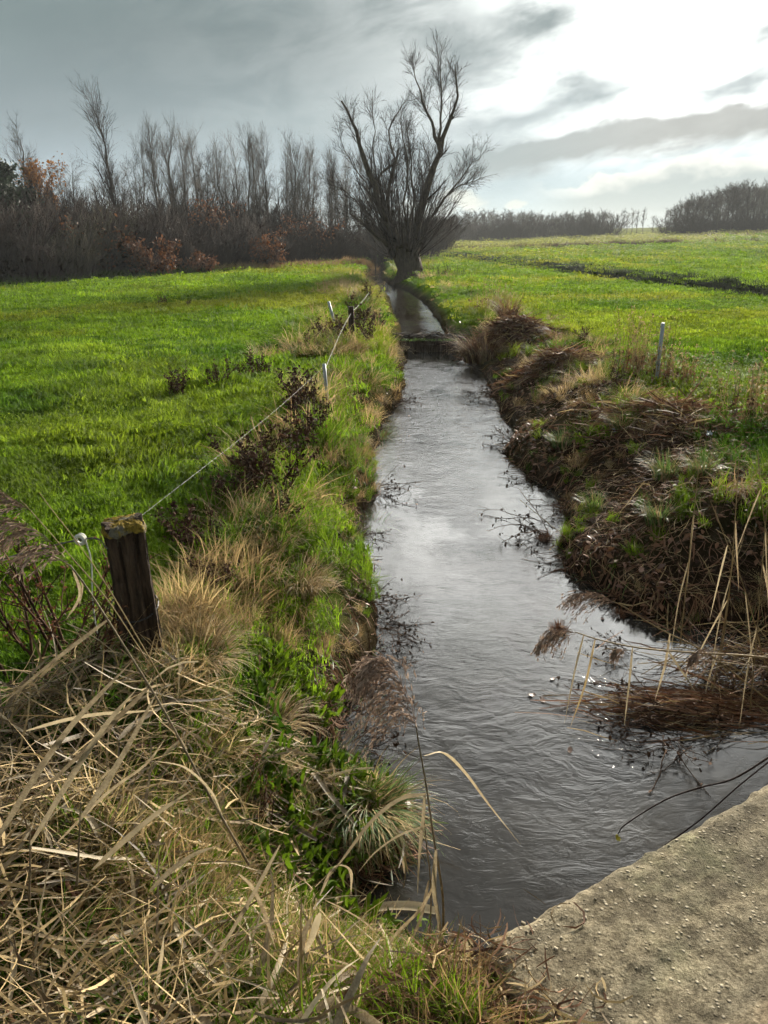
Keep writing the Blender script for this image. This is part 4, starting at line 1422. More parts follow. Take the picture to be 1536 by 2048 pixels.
def build_left_wood():
    rng = np.random.default_rng(33)
    used = {}
    G = 'slender bare trees of the left wood'
    GL = 'slender bare tree rising from the brush of the left wood'
    pops = []
    for i in range(5):
        tr, cr, _, _ = bare_tree(np.random.default_rng(300 + i), 10.0, 0.13, 'poplar', (rng.uniform(-.05, .05), 0))
        pops.append(tree_thing('bare_tree', GL, 'tree', tr, cr, 'bark_wood', 'twig_grey', (0, 0, 0), G))
    alds = []
    for i in range(3):
        tr, cr, _, _ = bare_tree(np.random.default_rng(320 + i), 9.0, 0.12, 'alder', (rng.uniform(-.1, .1), 0))
        alds.append(tree_thing('bare_tree', GL, 'tree', tr, cr, 'bark_wood', 'twig_dark', (0, 0, 0), G))

    def foot(u, y):   # ground point below image column u at depth y
        return at_y(u, 535, y)[0], y

    def height(v, y):
        return at_y(768, v, y)[2]
    # distinctive trees first
    tr, cr, _, _ = bare_tree(np.random.default_rng(402), 9.2, 0.15, 'poplar', (-0.10, 0.0))
    x, y = foot(272, 50)
    tree_thing('leaning_tree', 'tall bare tree leaning left above the rest of the left wood', 'tree', tr, cr, 'bark_wood', 'twig_dark', g3(x, y))
    tr, cr, _, _ = bare_tree(np.random.default_rng(411), 7.8, 0.17, 'poplar', (-0.07, 0.0))
    x, y = foot(92, 52)
    tree_thing('bare_tree', 'broad fan shaped bare tree at the left edge beside the orange tree', 'tree', tr, cr, 'bark_wood', 'twig_grey', g3(x, y))
    # (column, top row, depth, prototype)
    rows = [(8, 285, 56, 'p'), (30, 330, 60, 'a'), (140, 335, 62, 'p'), (165, 345, 66, 'a'), (205, 355, 66, 'p'), (236, 325, 60, 'p'), (292, 300, 58, 'a'), (318, 232, 56, 'p'), (338, 245, 58, 'p'), (362, 235, 60, 'p'),
            (385, 262, 62, 'p'), (408, 252, 64, 'p'), (430, 300, 60, 'a'), (452, 262, 64, 'p'), (478, 268, 66, 'p'), (500, 256, 62, 'p'), (524, 262, 66, 'p'), (548, 258, 64, 'p'),
            (570, 268, 68, 'p'), (592, 262, 66, 'p'), (612, 285, 70, 'p'), (634, 272, 68, 'p'), (655, 300, 72, 'p'), (676, 280, 70, 'p'), (698, 310, 74, 'p'), (720, 300, 74, 'p'), (742, 320, 78, 'p'),
            (350, 350, 66, 'a'), (470, 350, 70, 'a'), (560, 360, 72, 'a'), (640, 370, 76, 'a'), (110, 390, 64, 'a'), (700, 380, 74, 'a'), (418, 290, 70, 'p'), (585, 300, 74, 'p')]
    ORD = 'first second third fourth fifth sixth seventh eighth ninth tenth eleventh twelfth thirteenth fourteenth fifteenth sixteenth seventeenth eighteenth nineteenth twentieth twenty-first twenty-second twenty-third twenty-fourth twenty-fifth twenty-sixth twenty-seventh'.split()
    order = {j: n for n, j in enumerate(sorted(range(27), key=lambda j: rows[j][0]))}
    rows += [(u_, v_, 76, 'p') for u_, v_ in ((300, 275), (345, 262), (375, 280), (440, 285), (465, 290), (515, 285), (535, 292), (605, 300), (625, 300), (665, 305), (690, 312), (20, 320), (70, 340), (180, 370), (255, 345))]
    rows += [(u_ + rng.uniform(-8, 8), rng.uniform(335, 400), rng.uniform(58, 82), 'a') for u_ in range(10, 760, 19)]
    for i, (u, v, y, k) in enumerate(rows):
        u += rng.uniform(-4, 4)
        x, y = foot(u, y)
        src = (pops[i % 5] if k == 'p' else alds[i % 3])
        h = height(v, y) * 0.90
        sc = h / (10.0 if k == 'p' else 9.0)
        lab = GL if i >= 27 else 'slender bare tree, %s from the left in the row above the left thicket' % ORD[order[i]]
        z = gz(x, y)
        put(src, used, (x, y, z), rng.uniform(0, 6.28), (sc * rng.uniform(0.7, 0.95), sc * 0.9, sc * 1.02), lab, G)
    # leafless thicket along the edge, four rows deep
    GB = 'leafless thicket shrubs along the edge of the left wood'
    BL = 'dense leafless shrub in the dark thicket edging the left wood'
    protos = []
    for i, m in enumerate(('twig_purple', 'twig_dark', 'twig_purple', 'twig_green')):
        st, tw, tips = brush(np.random.default_rng(350 + i), 3.0, 1.7)
        t = thing('thicket_shrub', BL, 'shrub', (0, 0, 0), 0, GB)
        st.build('stems', MATS['twig_dark'], t)
        tw.build('twigs', MATS[m], t)
        protos.append(t)
    A, Bp = np.array((-14.9, 34.6)), np.array((-1.4, 63.0))
    k = 0
    dv = (Bp - A) / np.linalg.norm(Bp - A)
    nv = np.array((-dv[1], dv[0]))
    for row, (offs, n, hs) in enumerate(((0.7, 24, 0.75), (2.0, 22, 0.95), (3.6, 22, 1.08), (5.6, 20, 1.2), (8.0, 18, 1.3), (11.5, 16, 1.45))):
        for j in range(n):
            q = A + (Bp - A) * ((j + rng.uniform(0.1, 0.9)) / n) + nv * (offs + rng.normal(0, 0.35))
            src = protos[3] if (j in (1, 2, 3) and row < 2) else protos[rng.integers(0, 3)]
            s = hs * rng.uniform(0.65, 1.2)
            put(src, used, g3(q[0], q[1]), rng.uniform(0, 6.28), (s * 1.15, s * 1.15, s), BL, GB)
            k += 1
    # the thicket runs on behind the willow
    for j in range(26):
        u, y = rng.uniform(735, 880), rng.uniform(68, 92)
        s = rng.uniform(0.8, 1.35)
        put(protos[rng.integers(0, 3)], used, g3(*foot(u, y)), rng.uniform(0, 6.28), (s * 1.3, s * 1.3, s), 'leafless shrub in the dark brush behind the willow', 'brush behind the willow')
    # russet oak bushes that keep their leaves
    def leafy(name, label, cat, x, y, h, spread, n, size, twig, leaf, seed, jit=0.12, stems=14):
        r = np.random.default_rng(seed)
        st, tw, tips = brush(r, h, spread, stems)
        t = thing(name, label, cat, g3(x, y))
        st.build('stems', MATS['twig_dark'], t)
        tw.build('twigs', MATS[twig], t)
        leaves_at(r, tips, n, size, jit).build('foliage', MATS[leaf], t)
        return t
    for u, y, h, sp, n, lab in ((305, 40.5, 1.9, 2.0, 1500, 'russet leaved oak bush low in the thicket below the poplar cluster'),
                                (388, 43.5, 1.1, 1.7, 1300, 'low spreading russet oak bush at the meadow edge'),
                                (538, 49.5, 2.3, 1.4, 1100, 'upright russet oak sapling in front of the dark thicket'),
                                (432, 52, 4.2, 1.5, 1000, 'tall russet brown sapling showing above the thicket middle'),
                                (620, 58, 3.8, 1.3, 700, 'thin russet sapling between the thicket and the willow'),
                                (190, 39.5, 2.6, 1.6, 500, 'sparse brown leaved shrub at the left end of the thicket')):
        x, y = foot(u, y)
        leafy('oak_bush', lab, 'shrub', x, y, h, sp, n, 0.085, 'twig_dark', 'russet_leaf', int(u))
    # orange tree and the dark evergreens at the left margin
    x, y = foot(104, 51)
    r = np.random.default_rng(61)
    tr, cr, _, tips = bare_tree(r, 5.9, 0.12, 'alder')
    t = tree_thing('orange_tree', 'small tree with orange autumn leaves behind the thicket', 'tree', tr, cr, 'bark_wood', 'twig_dark', g3(x, y))
    sel = tips[tips[:, 2] > 2.3]
    leaves_at(r, sel, 3000, 0.085, 0.16).build('foliage', MATS['orange_leaf'], t)
    for u, y, h, sd, lab in ((18, 40, 5.2, 71, 'dark evergreen tree at the far left edge of the photo'), (-50, 39, 5.6, 72, 'dark evergreen tree cut by the left photo border'), (56, 44, 4.2, 73, 'dark evergreen tree tucked in just left of the orange tree')):
        x, y = foot(u, y)
        r = np.random.default_rng(sd)
        P, R = trunk_path(r, h, 0.14, 9)
        a, ra = grow(r, P, R, 70, 0.04, 0.98, (1.0, 1.5), (1.2, 2.4), 5, 0.02, 0.08, 0.3, 0.012, 0.7)
        b, rb = grow(r, a, ra, 5, 0.2, 1.0, (0.4, 0.9), (0.2, 0.6), 3, -0.02, 0.1, 0.5, 0.007)
        t = thing('evergreen_tree', lab, 'tree', g3(x, y))
        MB().tubes(P, R, 7, 0.5).build('trunk', MATS['bark_wood'], t)
        c = MB().tubes(a, ra, 3, 0.5).tubes(b, rb, 3, 0.5, cap=False).build('crown', MATS['twig_dark'], t)
        tips = np.concatenate([b.reshape(-1, 3), a[:, 1:].reshape(-1, 3)])
        leaves_at(r, tips, 9000, 0.10, 0.14).build('foliage', MATS['dark_evergreen'], c)
    # far left wood seen through the gap: more bare trees further back
    GF = 'bare trees far back in the left wood'
    for i in range(16):
        y = rng.uniform(80, 105)
        x, y = foot(-40 + i * 52 + rng.uniform(-12, 12), y)
        s = rng.uniform(0.75, 1.0)
        put(alds[i % 3], used, g3(x, y), rng.uniform(0, 6.28), s, 'bare tree far back behind the left wood edge', GF)


build_left_wood()


def build_far_woods():
    rng = np.random.default_rng(44)
    used = {}
    protos = []
    for i in range(6):
        tr, cr, _, _ = bare_tree(np.random.default_rng(500 + i), 12.0, 0.26, 'far')
        protos.append(tree_thing('beech_tree', 'x', 'tree', tr, cr, 'bark_wood', 'twig_purple' if i % 2 else 'twig_grey', (0, 0, 0), 'g'))

    def place(u, vtop, y, label, group, src=None, wide=1.0):
        x = at_y(u, 480, y)[0]
        z = gz(x, y)
        h = (at_y(u, vtop, y)[2] - z) * 0.93
        s = h / 12.0
        put(src or protos[rng.integers(0, 6)], used, (x, y, z - 0.05), rng.uniform(0, 6.28), (s * wide, s * wide, s), label, group)
    G1, L1 = 'hazy bare trees of the far wood behind the meadows', 'hazy bare tree in the far wood across the right meadow'
    for i in range(90):
        u = 855 + i * 4.1 + rng.uniform(-4, 4)
        place(u, np.interp(u, [858, 900, 1000, 1100, 1180, 1225], [436, 428, 426, 430, 428, 424]) + rng.uniform(-4, 8), rng.uniform(150, 205), L1, G1, wide=rng.uniform(0.8, 1.15))
    G2, L2 = 'slender trees at the open end of the far wood', 'slender open crowned tree at the right end of the far wood'
    for u, v in ((1240, 420), (1252, 424), (1262, 418), (1272, 424), (1284, 419), (1232, 430)):
        place(u, v, 180, L2, G2, wide=0.8)
    place(1303, 433, 200, 'small hazy round tree alone in the gap between the two woods', None)
    place(1326, 424, 200, 'slim hazy tree at the left end of the right wood', None, wide=0.8)
    G3, L3 = 'tall beeches of the wood on the right rise', 'tall dark beech in the wood on the rise at right'
    for i in range(80):
        u = 1338 + i * 3.4 + rng.uniform(-4, 4)
        place(u, np.interp(u, [1338, 1370, 1420, 1460, 1500, 1536, 1620], [412, 398, 386, 372, 374, 368, 360]) + rng.uniform(-3, 9), rng.uniform(125, 165), L3, G3, wide=rng.uniform(0.85, 1.2))
    # underwood that closes the foot of both woods
    pr = []
    for i in range(2):
        st, tw, _ = brush(np.random.default_rng(560 + i), 3.0, 3.0, 26)
        t = thing('underwood_shrub', 'x', 'shrub', (0, 0, 0))
        st.build('stems', MATS['twig_dark'], t)
        tw.build('twigs', MATS['twig_purple'], t)
        pr.append(t)
    for i in range(44):
        u = 858 + i * 8.2
        y = rng.uniform(148, 190)
        x = at_y(u, 480, y)[0]
        put(pr[i % 2], used, g3(x, y), rng.uniform(0, 6.28), (1.9, 1.9, rng.uniform(1.0, 1.7)), 'low hazy shrub at the foot of the far wood', 'underwood of the far wood')
    for i in range(30):
        u = 1345 + i * 9
        y = rng.uniform(120, 150)
        x = at_y(u, 480, y)[0]
        put(pr[i % 2], used, g3(x, y), rng.uniform(0, 6.28), (1.6, 1.6, rng.uniform(0.6, 1.2)), 'low dark shrub at the foot of the right wood', 'underwood of the right wood')


build_far_woods()


def build_haze():
    x0, x1, y0, y1, z0, z1 = -1000, 1000, -30, 1000, -2.5, 26.0
    mb = MB().box(((x0 + x1) / 2, (y0 + y1) / 2, (z0 + z1) / 2), x1 - x0, y1 - y0, z1 - z0)
    m = D.materials.new('haze')
    m.use_nodes = True
    t = NT(m.node_tree)
    v = t.n('ShaderNodeVolumePrincipled')
    v.inputs['Color'].default_value = (0.86, 0.91, 0.93, 1)
    v.inputs['Density'].default_value = 0.00055
    v.inputs['Anisotropy'].default_value = 0.1
    o = t.n('ShaderNodeOutputMaterial')
    t.put(o.inputs['Volume'], v.outputs[0])
    h = mb.build('haze', m, None, False)
    tag(h, 'thin pale haze over the fields', None, None, 'stuff')


build_haze()
# ------------------------------------------------------------------ weir
def spline(q, n):
    q = np.asarray(q, float)
    s = np.linspace(0, len(q) - 1, n)
    i = np.clip(s.astype(int), 0, len(q) - 2)
    w = (s - i)[:, None]
    qm = np.concatenate([[2 * q[0] - q[1]], q, [2 * q[-1] - q[-2]]])
    a, b, c, d = qm[i], qm[i + 1], qm[i + 2], qm[i + 3]
    return 0.5 * (2 * b + (c - a) * w + (2 * a - 5 * b + 4 * c - d) * w ** 2 + (3 * b - a - 3 * c + d) * w ** 3)


def solid_board(L, T, H, rng, nu=26):
    """rough sawn board: along x, centre at origin, worn edges"""
    mb = MB()
    u = np.linspace(-L / 2, L / 2, nu)
    prof = np.array([(-T / 2, -H / 2), (T / 2, -H / 2), (T / 2, H * 0.36), (T * 0.36, H / 2), (-T * 0.36, H / 2), (-T / 2, H * 0.36)])
    V = np.zeros((nu, 6, 3))
    V[:, :, 0] = u[:, None]
    V[:, :, 1] = prof[None, :, 0] + rng.normal(0, T * 0.04, (nu, 6))
    V[:, :, 2] = prof[None, :, 1] + rng.normal(0, H * 0.015, (nu, 6))
    idx = np.arange(nu * 6).reshape(nu, 6)
    nx = np.roll(idx, -1, 1)
    Q = np.stack([idx[:-1], nx[:-1], nx[1:], idx[1:]], -1).reshape(-1, 4)
    e = [(idx[0, 0], idx[0, 5], idx[0, 4], idx[0, 3]), (idx[0, 0], idx[0, 3], idx[0, 2], idx[0, 1]), (idx[-1, 0], idx[-1, 1], idx[-1, 2], idx[-1, 3]), (idx[-1, 0], idx[-1, 3], idx[-1, 4], idx[-1, 5])]
    mb.add(V, np.concatenate([Q, np.array(e)]))
    return mb


def build_weir():
    rng = np.random.default_rng(5)
    xl, xr = at_y(776, 690, W_WEIR)[0], at_y(930, 690, W_WEIR)[0]
    yc = W_WEIR + 0.09
    t = thing('weir', 'low dark wooden weir board across the stream', 'weir', ((xl + xr) / 2, yc, WZ - 0.3))
    b = solid_board(xr - xl, 0.10, 0.60, rng)
    o = b.build('board', MATS['old_post'], t, False)
    o.location = (0, 0, 0.265)
    for sx in (-1, 1):
        p = MB().tubes(np.array([[(0, 0, -0.2), (0, 0, 0.3), (0.005, 0, 0.66)]]), np.array([[0.055, 0.055, 0.045]]), 8)
        o = p.build('stake', MATS['old_post'], t)
        o.location = (sx * (xr - xl) * 0.43, -0.09, 0)
    # moss on the lip
    n = 260
    P = np.zeros((n, 3, 3))
    P[:, 0] = np.stack([rng.uniform(-0.5, 0.5, n) * (xr - xl), rng.uniform(-0.05, 0.05, n), np.full(n, 0.55)], -1)
    P[:, 1] = P[:, 0] + np.stack([rng.normal(0, .02, n), rng.normal(-.02, .02, n), rng.uniform(.02, .06, n)], -1)
    P[:, 2] = P[:, 1] + np.stack([rng.normal(0, .03, n), rng.normal(-.03, .02, n), rng.uniform(-.01, .03, n)], -1)
    m = MB().strips(P, np.array([0.008, 0.007, 0.002])[None], rng.standard_normal((n, 3)), rng.random(n)).build('moss', MATS['green_leaf'], t)
    # drift lodged behind it
    n = 170
    a = rng.normal(0, 0.55, n) + np.where(rng.random(n) < 0.5, 0, np.pi)
    L = rng.uniform(0.15, 0.75, n)
    c = np.stack([rng.uniform(xl + 0.1, xr - 0.1, n), yc + 0.1 + np.abs(rng.normal(0, 0.34, n)), WZ2 + rng.uniform(-0.02, 0.11, n)], -1)
    d = np.stack([np.cos(a), np.sin(a), rng.normal(0, 0.18, n)], -1) * L[:, None] / 2
    P = np.stack([c - d, c + rng.normal(0, 0.02, (n, 3)), c + d], 1)
    mb = MB().tubes(P, rng.uniform(0.005, 0.016, n)[:, None] * np.array([1, .9, .6])[None], 5, rng.random(n))
    o = mb.build('drift_twigs', MATS['twig_dark'])
    tag(o, 'tangle of dark drift twigs lodged above the weir board', 'driftwood')


build_weir()


# ------------------------------------------------------------------ fence
def build_fence():
    rng = np.random.default_rng(6)
    # big old post
    bx, by = at_z(290, 1340, 0.0)[:2]
    top = at_y(246, 1052, by)
    zg = gz(bx, by)
    t = thing('fence_post', 'thick dark old wooden post with yellow lichen top', 'fence post', (bx, by, zg), 0.35)
    t.rotation_euler = (0, -0.045, 0.35)
    H = top[2] - zg + 0.02
    nz, ns = 30, 72
    zz = np.linspace(-0.3, H, nz)
    th = np.linspace(0, 2 * np.pi, ns, endpoint=False)
    rr = 0.098 / np.maximum(np.abs(np.cos(th)), np.abs(np.sin(th))) ** 0.72
    V = np.zeros((nz, ns, 3))
    for i, z in enumerate(zz):
        k = 1.0 - 0.05 * (z / H) + 0.03 * math.sin(z * 9)
        gr = 0.016 * vnoise(th * 6.0, np.full(ns, z * 1.2), 9) + 0.012 * (vnoise(th * 14.0, np.full(ns, z * 0.6), 19) > 0.72)
        r = rr * k - gr + rng.normal(0, 0.0015, ns)
        if z > H - 0.05:
            r = r * 0.985
        V[i] = np.stack([r * np.cos(th) + 0.015 * math.sin(z * 2.1), r * np.sin(th), np.full(ns, z) + (0.02 * np.sin(th * 2 + 1) if i == nz - 1 else 0)], -1)
    idx = np.arange(nz * ns).reshape(nz, ns)
    nx = np.roll(idx, -1, 1)
    Q = np.stack([idx[:-1], nx[:-1], nx[1:], idx[1:]], -1).reshape(-1, 4)
    mb = MB()
    Vf = np.concatenate([V.reshape(-1, 3), V[-1].mean(0, keepdims=True)])
    T = np.stack([idx[-1], nx[-1], np.full(ns, nz * ns)], -1)
    mb.add(Vf, Q, T)
    mb.build('post', MATS['old_post'], t, False)
    # lichen cushion on the top
    ni = 9
    Vc = [np.array((0.0, 0.0, H + 0.010))[None]]
    for i in range(1, ni):
        f = i / (ni - 1)
        r = rr * 0.97 * (f ** 0.8) * (1.045 if i == ni - 1 else 1.0)
        zc = H + 0.010 * (1 - f ** 3) + rng.normal(0, 0.003, ns) - (0.030 * (0.5 + vnoise(th * 1.6, th * 0, 5)) if i == ni - 1 else 0)
        Vc.append(np.stack([r * np.cos(th) + 0.015 * math.sin(H * 2.1), r * np.sin(th), zc], -1))
    Vc = np.concatenate(Vc)
    Q, T = [], [(0, 1 + j, 1 + (j + 1) % ns) for j in range(ns)]
    for i in range(ni - 2):
        for j in range(ns):
            a, b = 1 + i * ns + j, 1 + i * ns + (j + 1) % ns
            Q.append((a, a + ns, b + ns, b))
    MB().add(Vc, Q, T).build('lichen_cap', MATS['lichen'], t)
    loop = [(0.1 * math.cos(a) * 1.12, 0.1 * math.sin(a) * 1.12, H - 0.42 + 0.03 * math.sin(a)) for a in np.linspace(0, 6.283, 18)]
    MB().tubes(np.array([loop]), 0.0035, 5).build('binding_wire', MATS['black_plastic'], t)
    PT = np.array((bx - 0.034, by, zg + H))

    def rod(name, label, cat, base_px, top_px, r, mat, extra=True, z=0.0, sides=8, clip=True):
        b = at_z(*base_px, z)
        b[2] = gz(b[0], b[1])
        tp = at_y(*top_px, b[1])
        t = thing(name, label, cat, tuple(b))
        v = tp - b
        MB().tubes(np.array([[-v * 0.25, v * 0.5, v]]), np.array([[r, r, r]]), sides).build('rod', MATS[mat], t)
        if clip:
            u = v / np.linalg.norm(v)
            q = v - u * 0.05
            MB().tubes(np.array([[q - np.array((0.028, 0, 0)), q, q + np.array((0.012, 0, 0))]]), np.array([[0.010, 0.016, 0.012]]), 7).build('insulator', MATS['black_plastic'], t)
        return tp
    p1 = rod('fence_rod', 'thin grey metal fence rod standing in the left bank', 'fence post', (656, 812), (648, 728), 0.021, 'galvanised')
    p2 = rod('fence_rod', 'pale leaning fence rod left of the short wooden stake', 'fence post', (672, 660), (657, 603), 0.030, 'galvanised')
    p3 = rod('fence_stake', 'short dark wooden fence stake in the left bank near the weir', 'fence post', (704, 690), (702, 613), 0.055, 'old_post', clip=False)
    p4 = rod('fence_rod', 'grey metal fence rod on the right bank beside pale reeds', 'fence post', (1312, 770), (1326, 646), 0.026, 'galvanised')

    def strand(name, label, pts, r, mat, n=26, twist=True, cat='fence wire'):
        q = spline(np.array(pts), n * max(1, len(pts) - 1))
        mb = MB()
        if twist:
            s = np.arange(len(q))
            ph = s * 1.9
            o = np.stack([0 * s, np.cos(ph), np.sin(ph)], -1) * r * 0.8
            mb.tubes(np.array([q + o]), r * 0.75, 4)
            mb.tubes(np.array([q - o]), r * 0.75, 4)
        else:
            mb.tubes(np.array([q]), r, 6)
        o = mb.build(name, MATS[mat])
        tag(o, label, cat)
        return o
    # stranded wire from the left border over the post to the rods
    a = at_y(-60, 1135, 3.15)
    b = at_y(160, 1078, 3.22)
    c = PT + np.array((-0.03, -0.10, -0.09))
    strand('fence_wire', 'dark fence wire running from the old post to the left border', [c, b + np.array((0.02, 0, 0)), a], 0.0035, 'wire', 14)
    q1 = PT + np.array((0.05, 0.09, -0.02))
    mid = (q1 + p1) / 2 + np.array((0, 0, -0.05))
    strand('fence_wire', 'pale twisted fence wire from the old post to the thin grey rod', [q1, mid, p1 + np.array((0, 0, -0.03))], 0.0009, 'wire', 40)
    mid = (p1 + p3) / 2 + np.array((0, 0, -0.06))
    strand('fence_wire', 'pale slack fence wire between the thin grey rod and the wooden stake', [p1 + np.array((0.02, 0.02, -0.04)), mid, p3 + np.array((0.0, -0.06, -0.12))], 0.0020, 'wire', 26)
    far = at_y(742, 590, 26.0)
    far[2] = gz(far[0], far[1]) + 0.3
    strand('fence_wire', 'thin fence wire running on from the wooden stake along the far bank', [p3 + np.array((0, 0.06, -0.12)), (p3 + far) / 2 + np.array((0, 0, -0.1)), far], 0.0025, 'wire', 20)
    # white insulator knob with its hanging cord
    t = thing('insulator_knob', 'white rope knob hanging on the wire left of the old post', 'insulator', tuple(b))
    th = np.linspace(0, 2 * np.pi * 2.3, 46)
    ring = np.stack([0.020 * np.cos(th), 0.006 * np.sin(th * 0.5) + np.linspace(-0.010, 0.010, 46), 0.020 * np.sin(th) - 0.004], -1)
    MB().tubes(np.array([ring]), 0.0085, 7).build('coil', MATS['rope_white'], t)
    e = at_y(214, 1335, 3.2) - b
    q = spline(np.array([(0.025, 0, -0.01), (0.036, 0.0, -0.12), at_y(186, 1210, 3.2) - b, at_y(200, 1290, 3.2) - b, e]), 40)
    MB().tubes(np.array([q]), 0.0034, 6).build('cord', MATS['rope_white'], t)


build_fence()


# ------------------------------------------------------------------ heaps of cut reed on the right bank
def build_heaps():
    rng = np.random.default_rng(8)
    labs = ['tall brown heap of cut reeds thrown up right of the weir', 'low flat heap of dark dredged litter below the tall reed heap', 'broad heap of brown litter and scraps by the right grey rod']
    for (hx, hy, rx, ry, h, rot), lab, nn in zip(HEAPS, labs, (1500, 1000, 1700)):
        t = thing('reed_heap', lab, 'heap', (hx, hy, gz(hx, hy) * 0))
        # core mound
        nr, na = 12, 30
        f = np.linspace(0.02, 1.15, nr)
        aa = np.linspace(0, 6.283, na, endpoint=False)
        X = hx + np.outer(f, np.cos(aa)) * rx
        Y = hy + np.outer(f, np.sin(aa)) * ry
        Zg = ground_z(X.ravel(), Y.ravel()).reshape(X.shape)
        bump_ = h * 0.62 * np.exp(-f ** 2 * 2.0)[:, None] * (1 + 2.2 * fbm(X * 4, Y * 4, 3, 120)) - 0.05 * sstep(f, 0.8, 1.1)[:, None]
        Z = Zg + bump_
        V = np.stack([X - hx, Y - hy, Z], -1).reshape(-1, 3)
        idx = np.arange(nr * na).reshape(nr, na)
        nx = np.roll(idx, -1, 1)
        Q = np.stack([idx[:-1], idx[1:], nx[1:], nx[:-1]], -1).reshape(-1, 4)
        MB().add(V, Q, [(idx[0, 0], idx[0, j], idx[0, j + 1]) for j in range(1, na - 1)], rng.random(len(V)) * 0.4).build('mound', MATS['dark_straw'], t)
        for mat, cnt, nm in (('dark_straw', nn, 'dark_stalks'), ('straw', nn // 3, 'pale_stalks')):
            r = np.abs(rng.normal(0, 0.55, cnt)).clip(0, 1.25)
            a = rng.uniform(0, 6.283, cnt)
            x, y = hx + r * np.cos(a) * rx, hy + r * np.sin(a) * ry
            zt = ground_z(x, y) + h * 0.60 * np.exp(-r ** 2 * 2.0)
            L = rng.uniform(0.2, 0.75, cnt)
            da = rng.uniform(0, 6.283, cnt)
            K = 5
            tt = np.linspace(-0.5, 0.5, K)
            P = np.zeros((cnt, K, 3))
            P[..., 0] = (x - hx)[:, None] + np.cos(da)[:, None] * tt * L[:, None]
            P[..., 1] = (y - hy)[:, None] + np.sin(da)[:, None] * tt * L[:, None]
            slope = -(h * 0.9) * r * np.exp(-r ** 2 * 1.5)
            P[..., 2] = zt[:, None] + (slope + rng.normal(0, 0.30, cnt))[:, None] * tt * L[:, None] - 0.25 * (tt * 2)[None] ** 2 * L[:, None] * 0.3 + rng.uniform(0.0, 0.05, cnt)[:, None]
            W = rng.uniform(0.004, 0.010, cnt)[:, None] * np.array([.7, 1, 1, .8, .2])[None]
            o = MB().strips(P, W, rng.standard_normal((cnt, 3)), rng.random(cnt)).build(nm, MATS[mat], t)
            o['kind'] = 'stuff'


build_heaps()


def tussock(name, label, cat, loc, n, rad, h, w, mats, seed, lean=0.5, curl=1.0, group=None, K=7, wind=(0, 0)):
    """one clump of grass or sedge: inner and outer blades"""
    rng = np.random.default_rng(seed)
    t = thing(name, label, cat, loc, 0, group)
    for nm, m, share in zip(('blades', 'dead_blades'), mats, (1.0, 0.6)):
        k = int(n * share)
        P, W, sd, av = blades(rng, k, rad, h * 0.5, h * 1.1, w, lean, curl, K, 0.85)
        tt = np.linspace(0, 1, K)[None, :, None] ** 1.5
        P = P + np.array((wind[0], wind[1], 0.0)) * tt * h
        MB().strips(P, W, sd, av).build(nm, MATS[m], t)
    return t


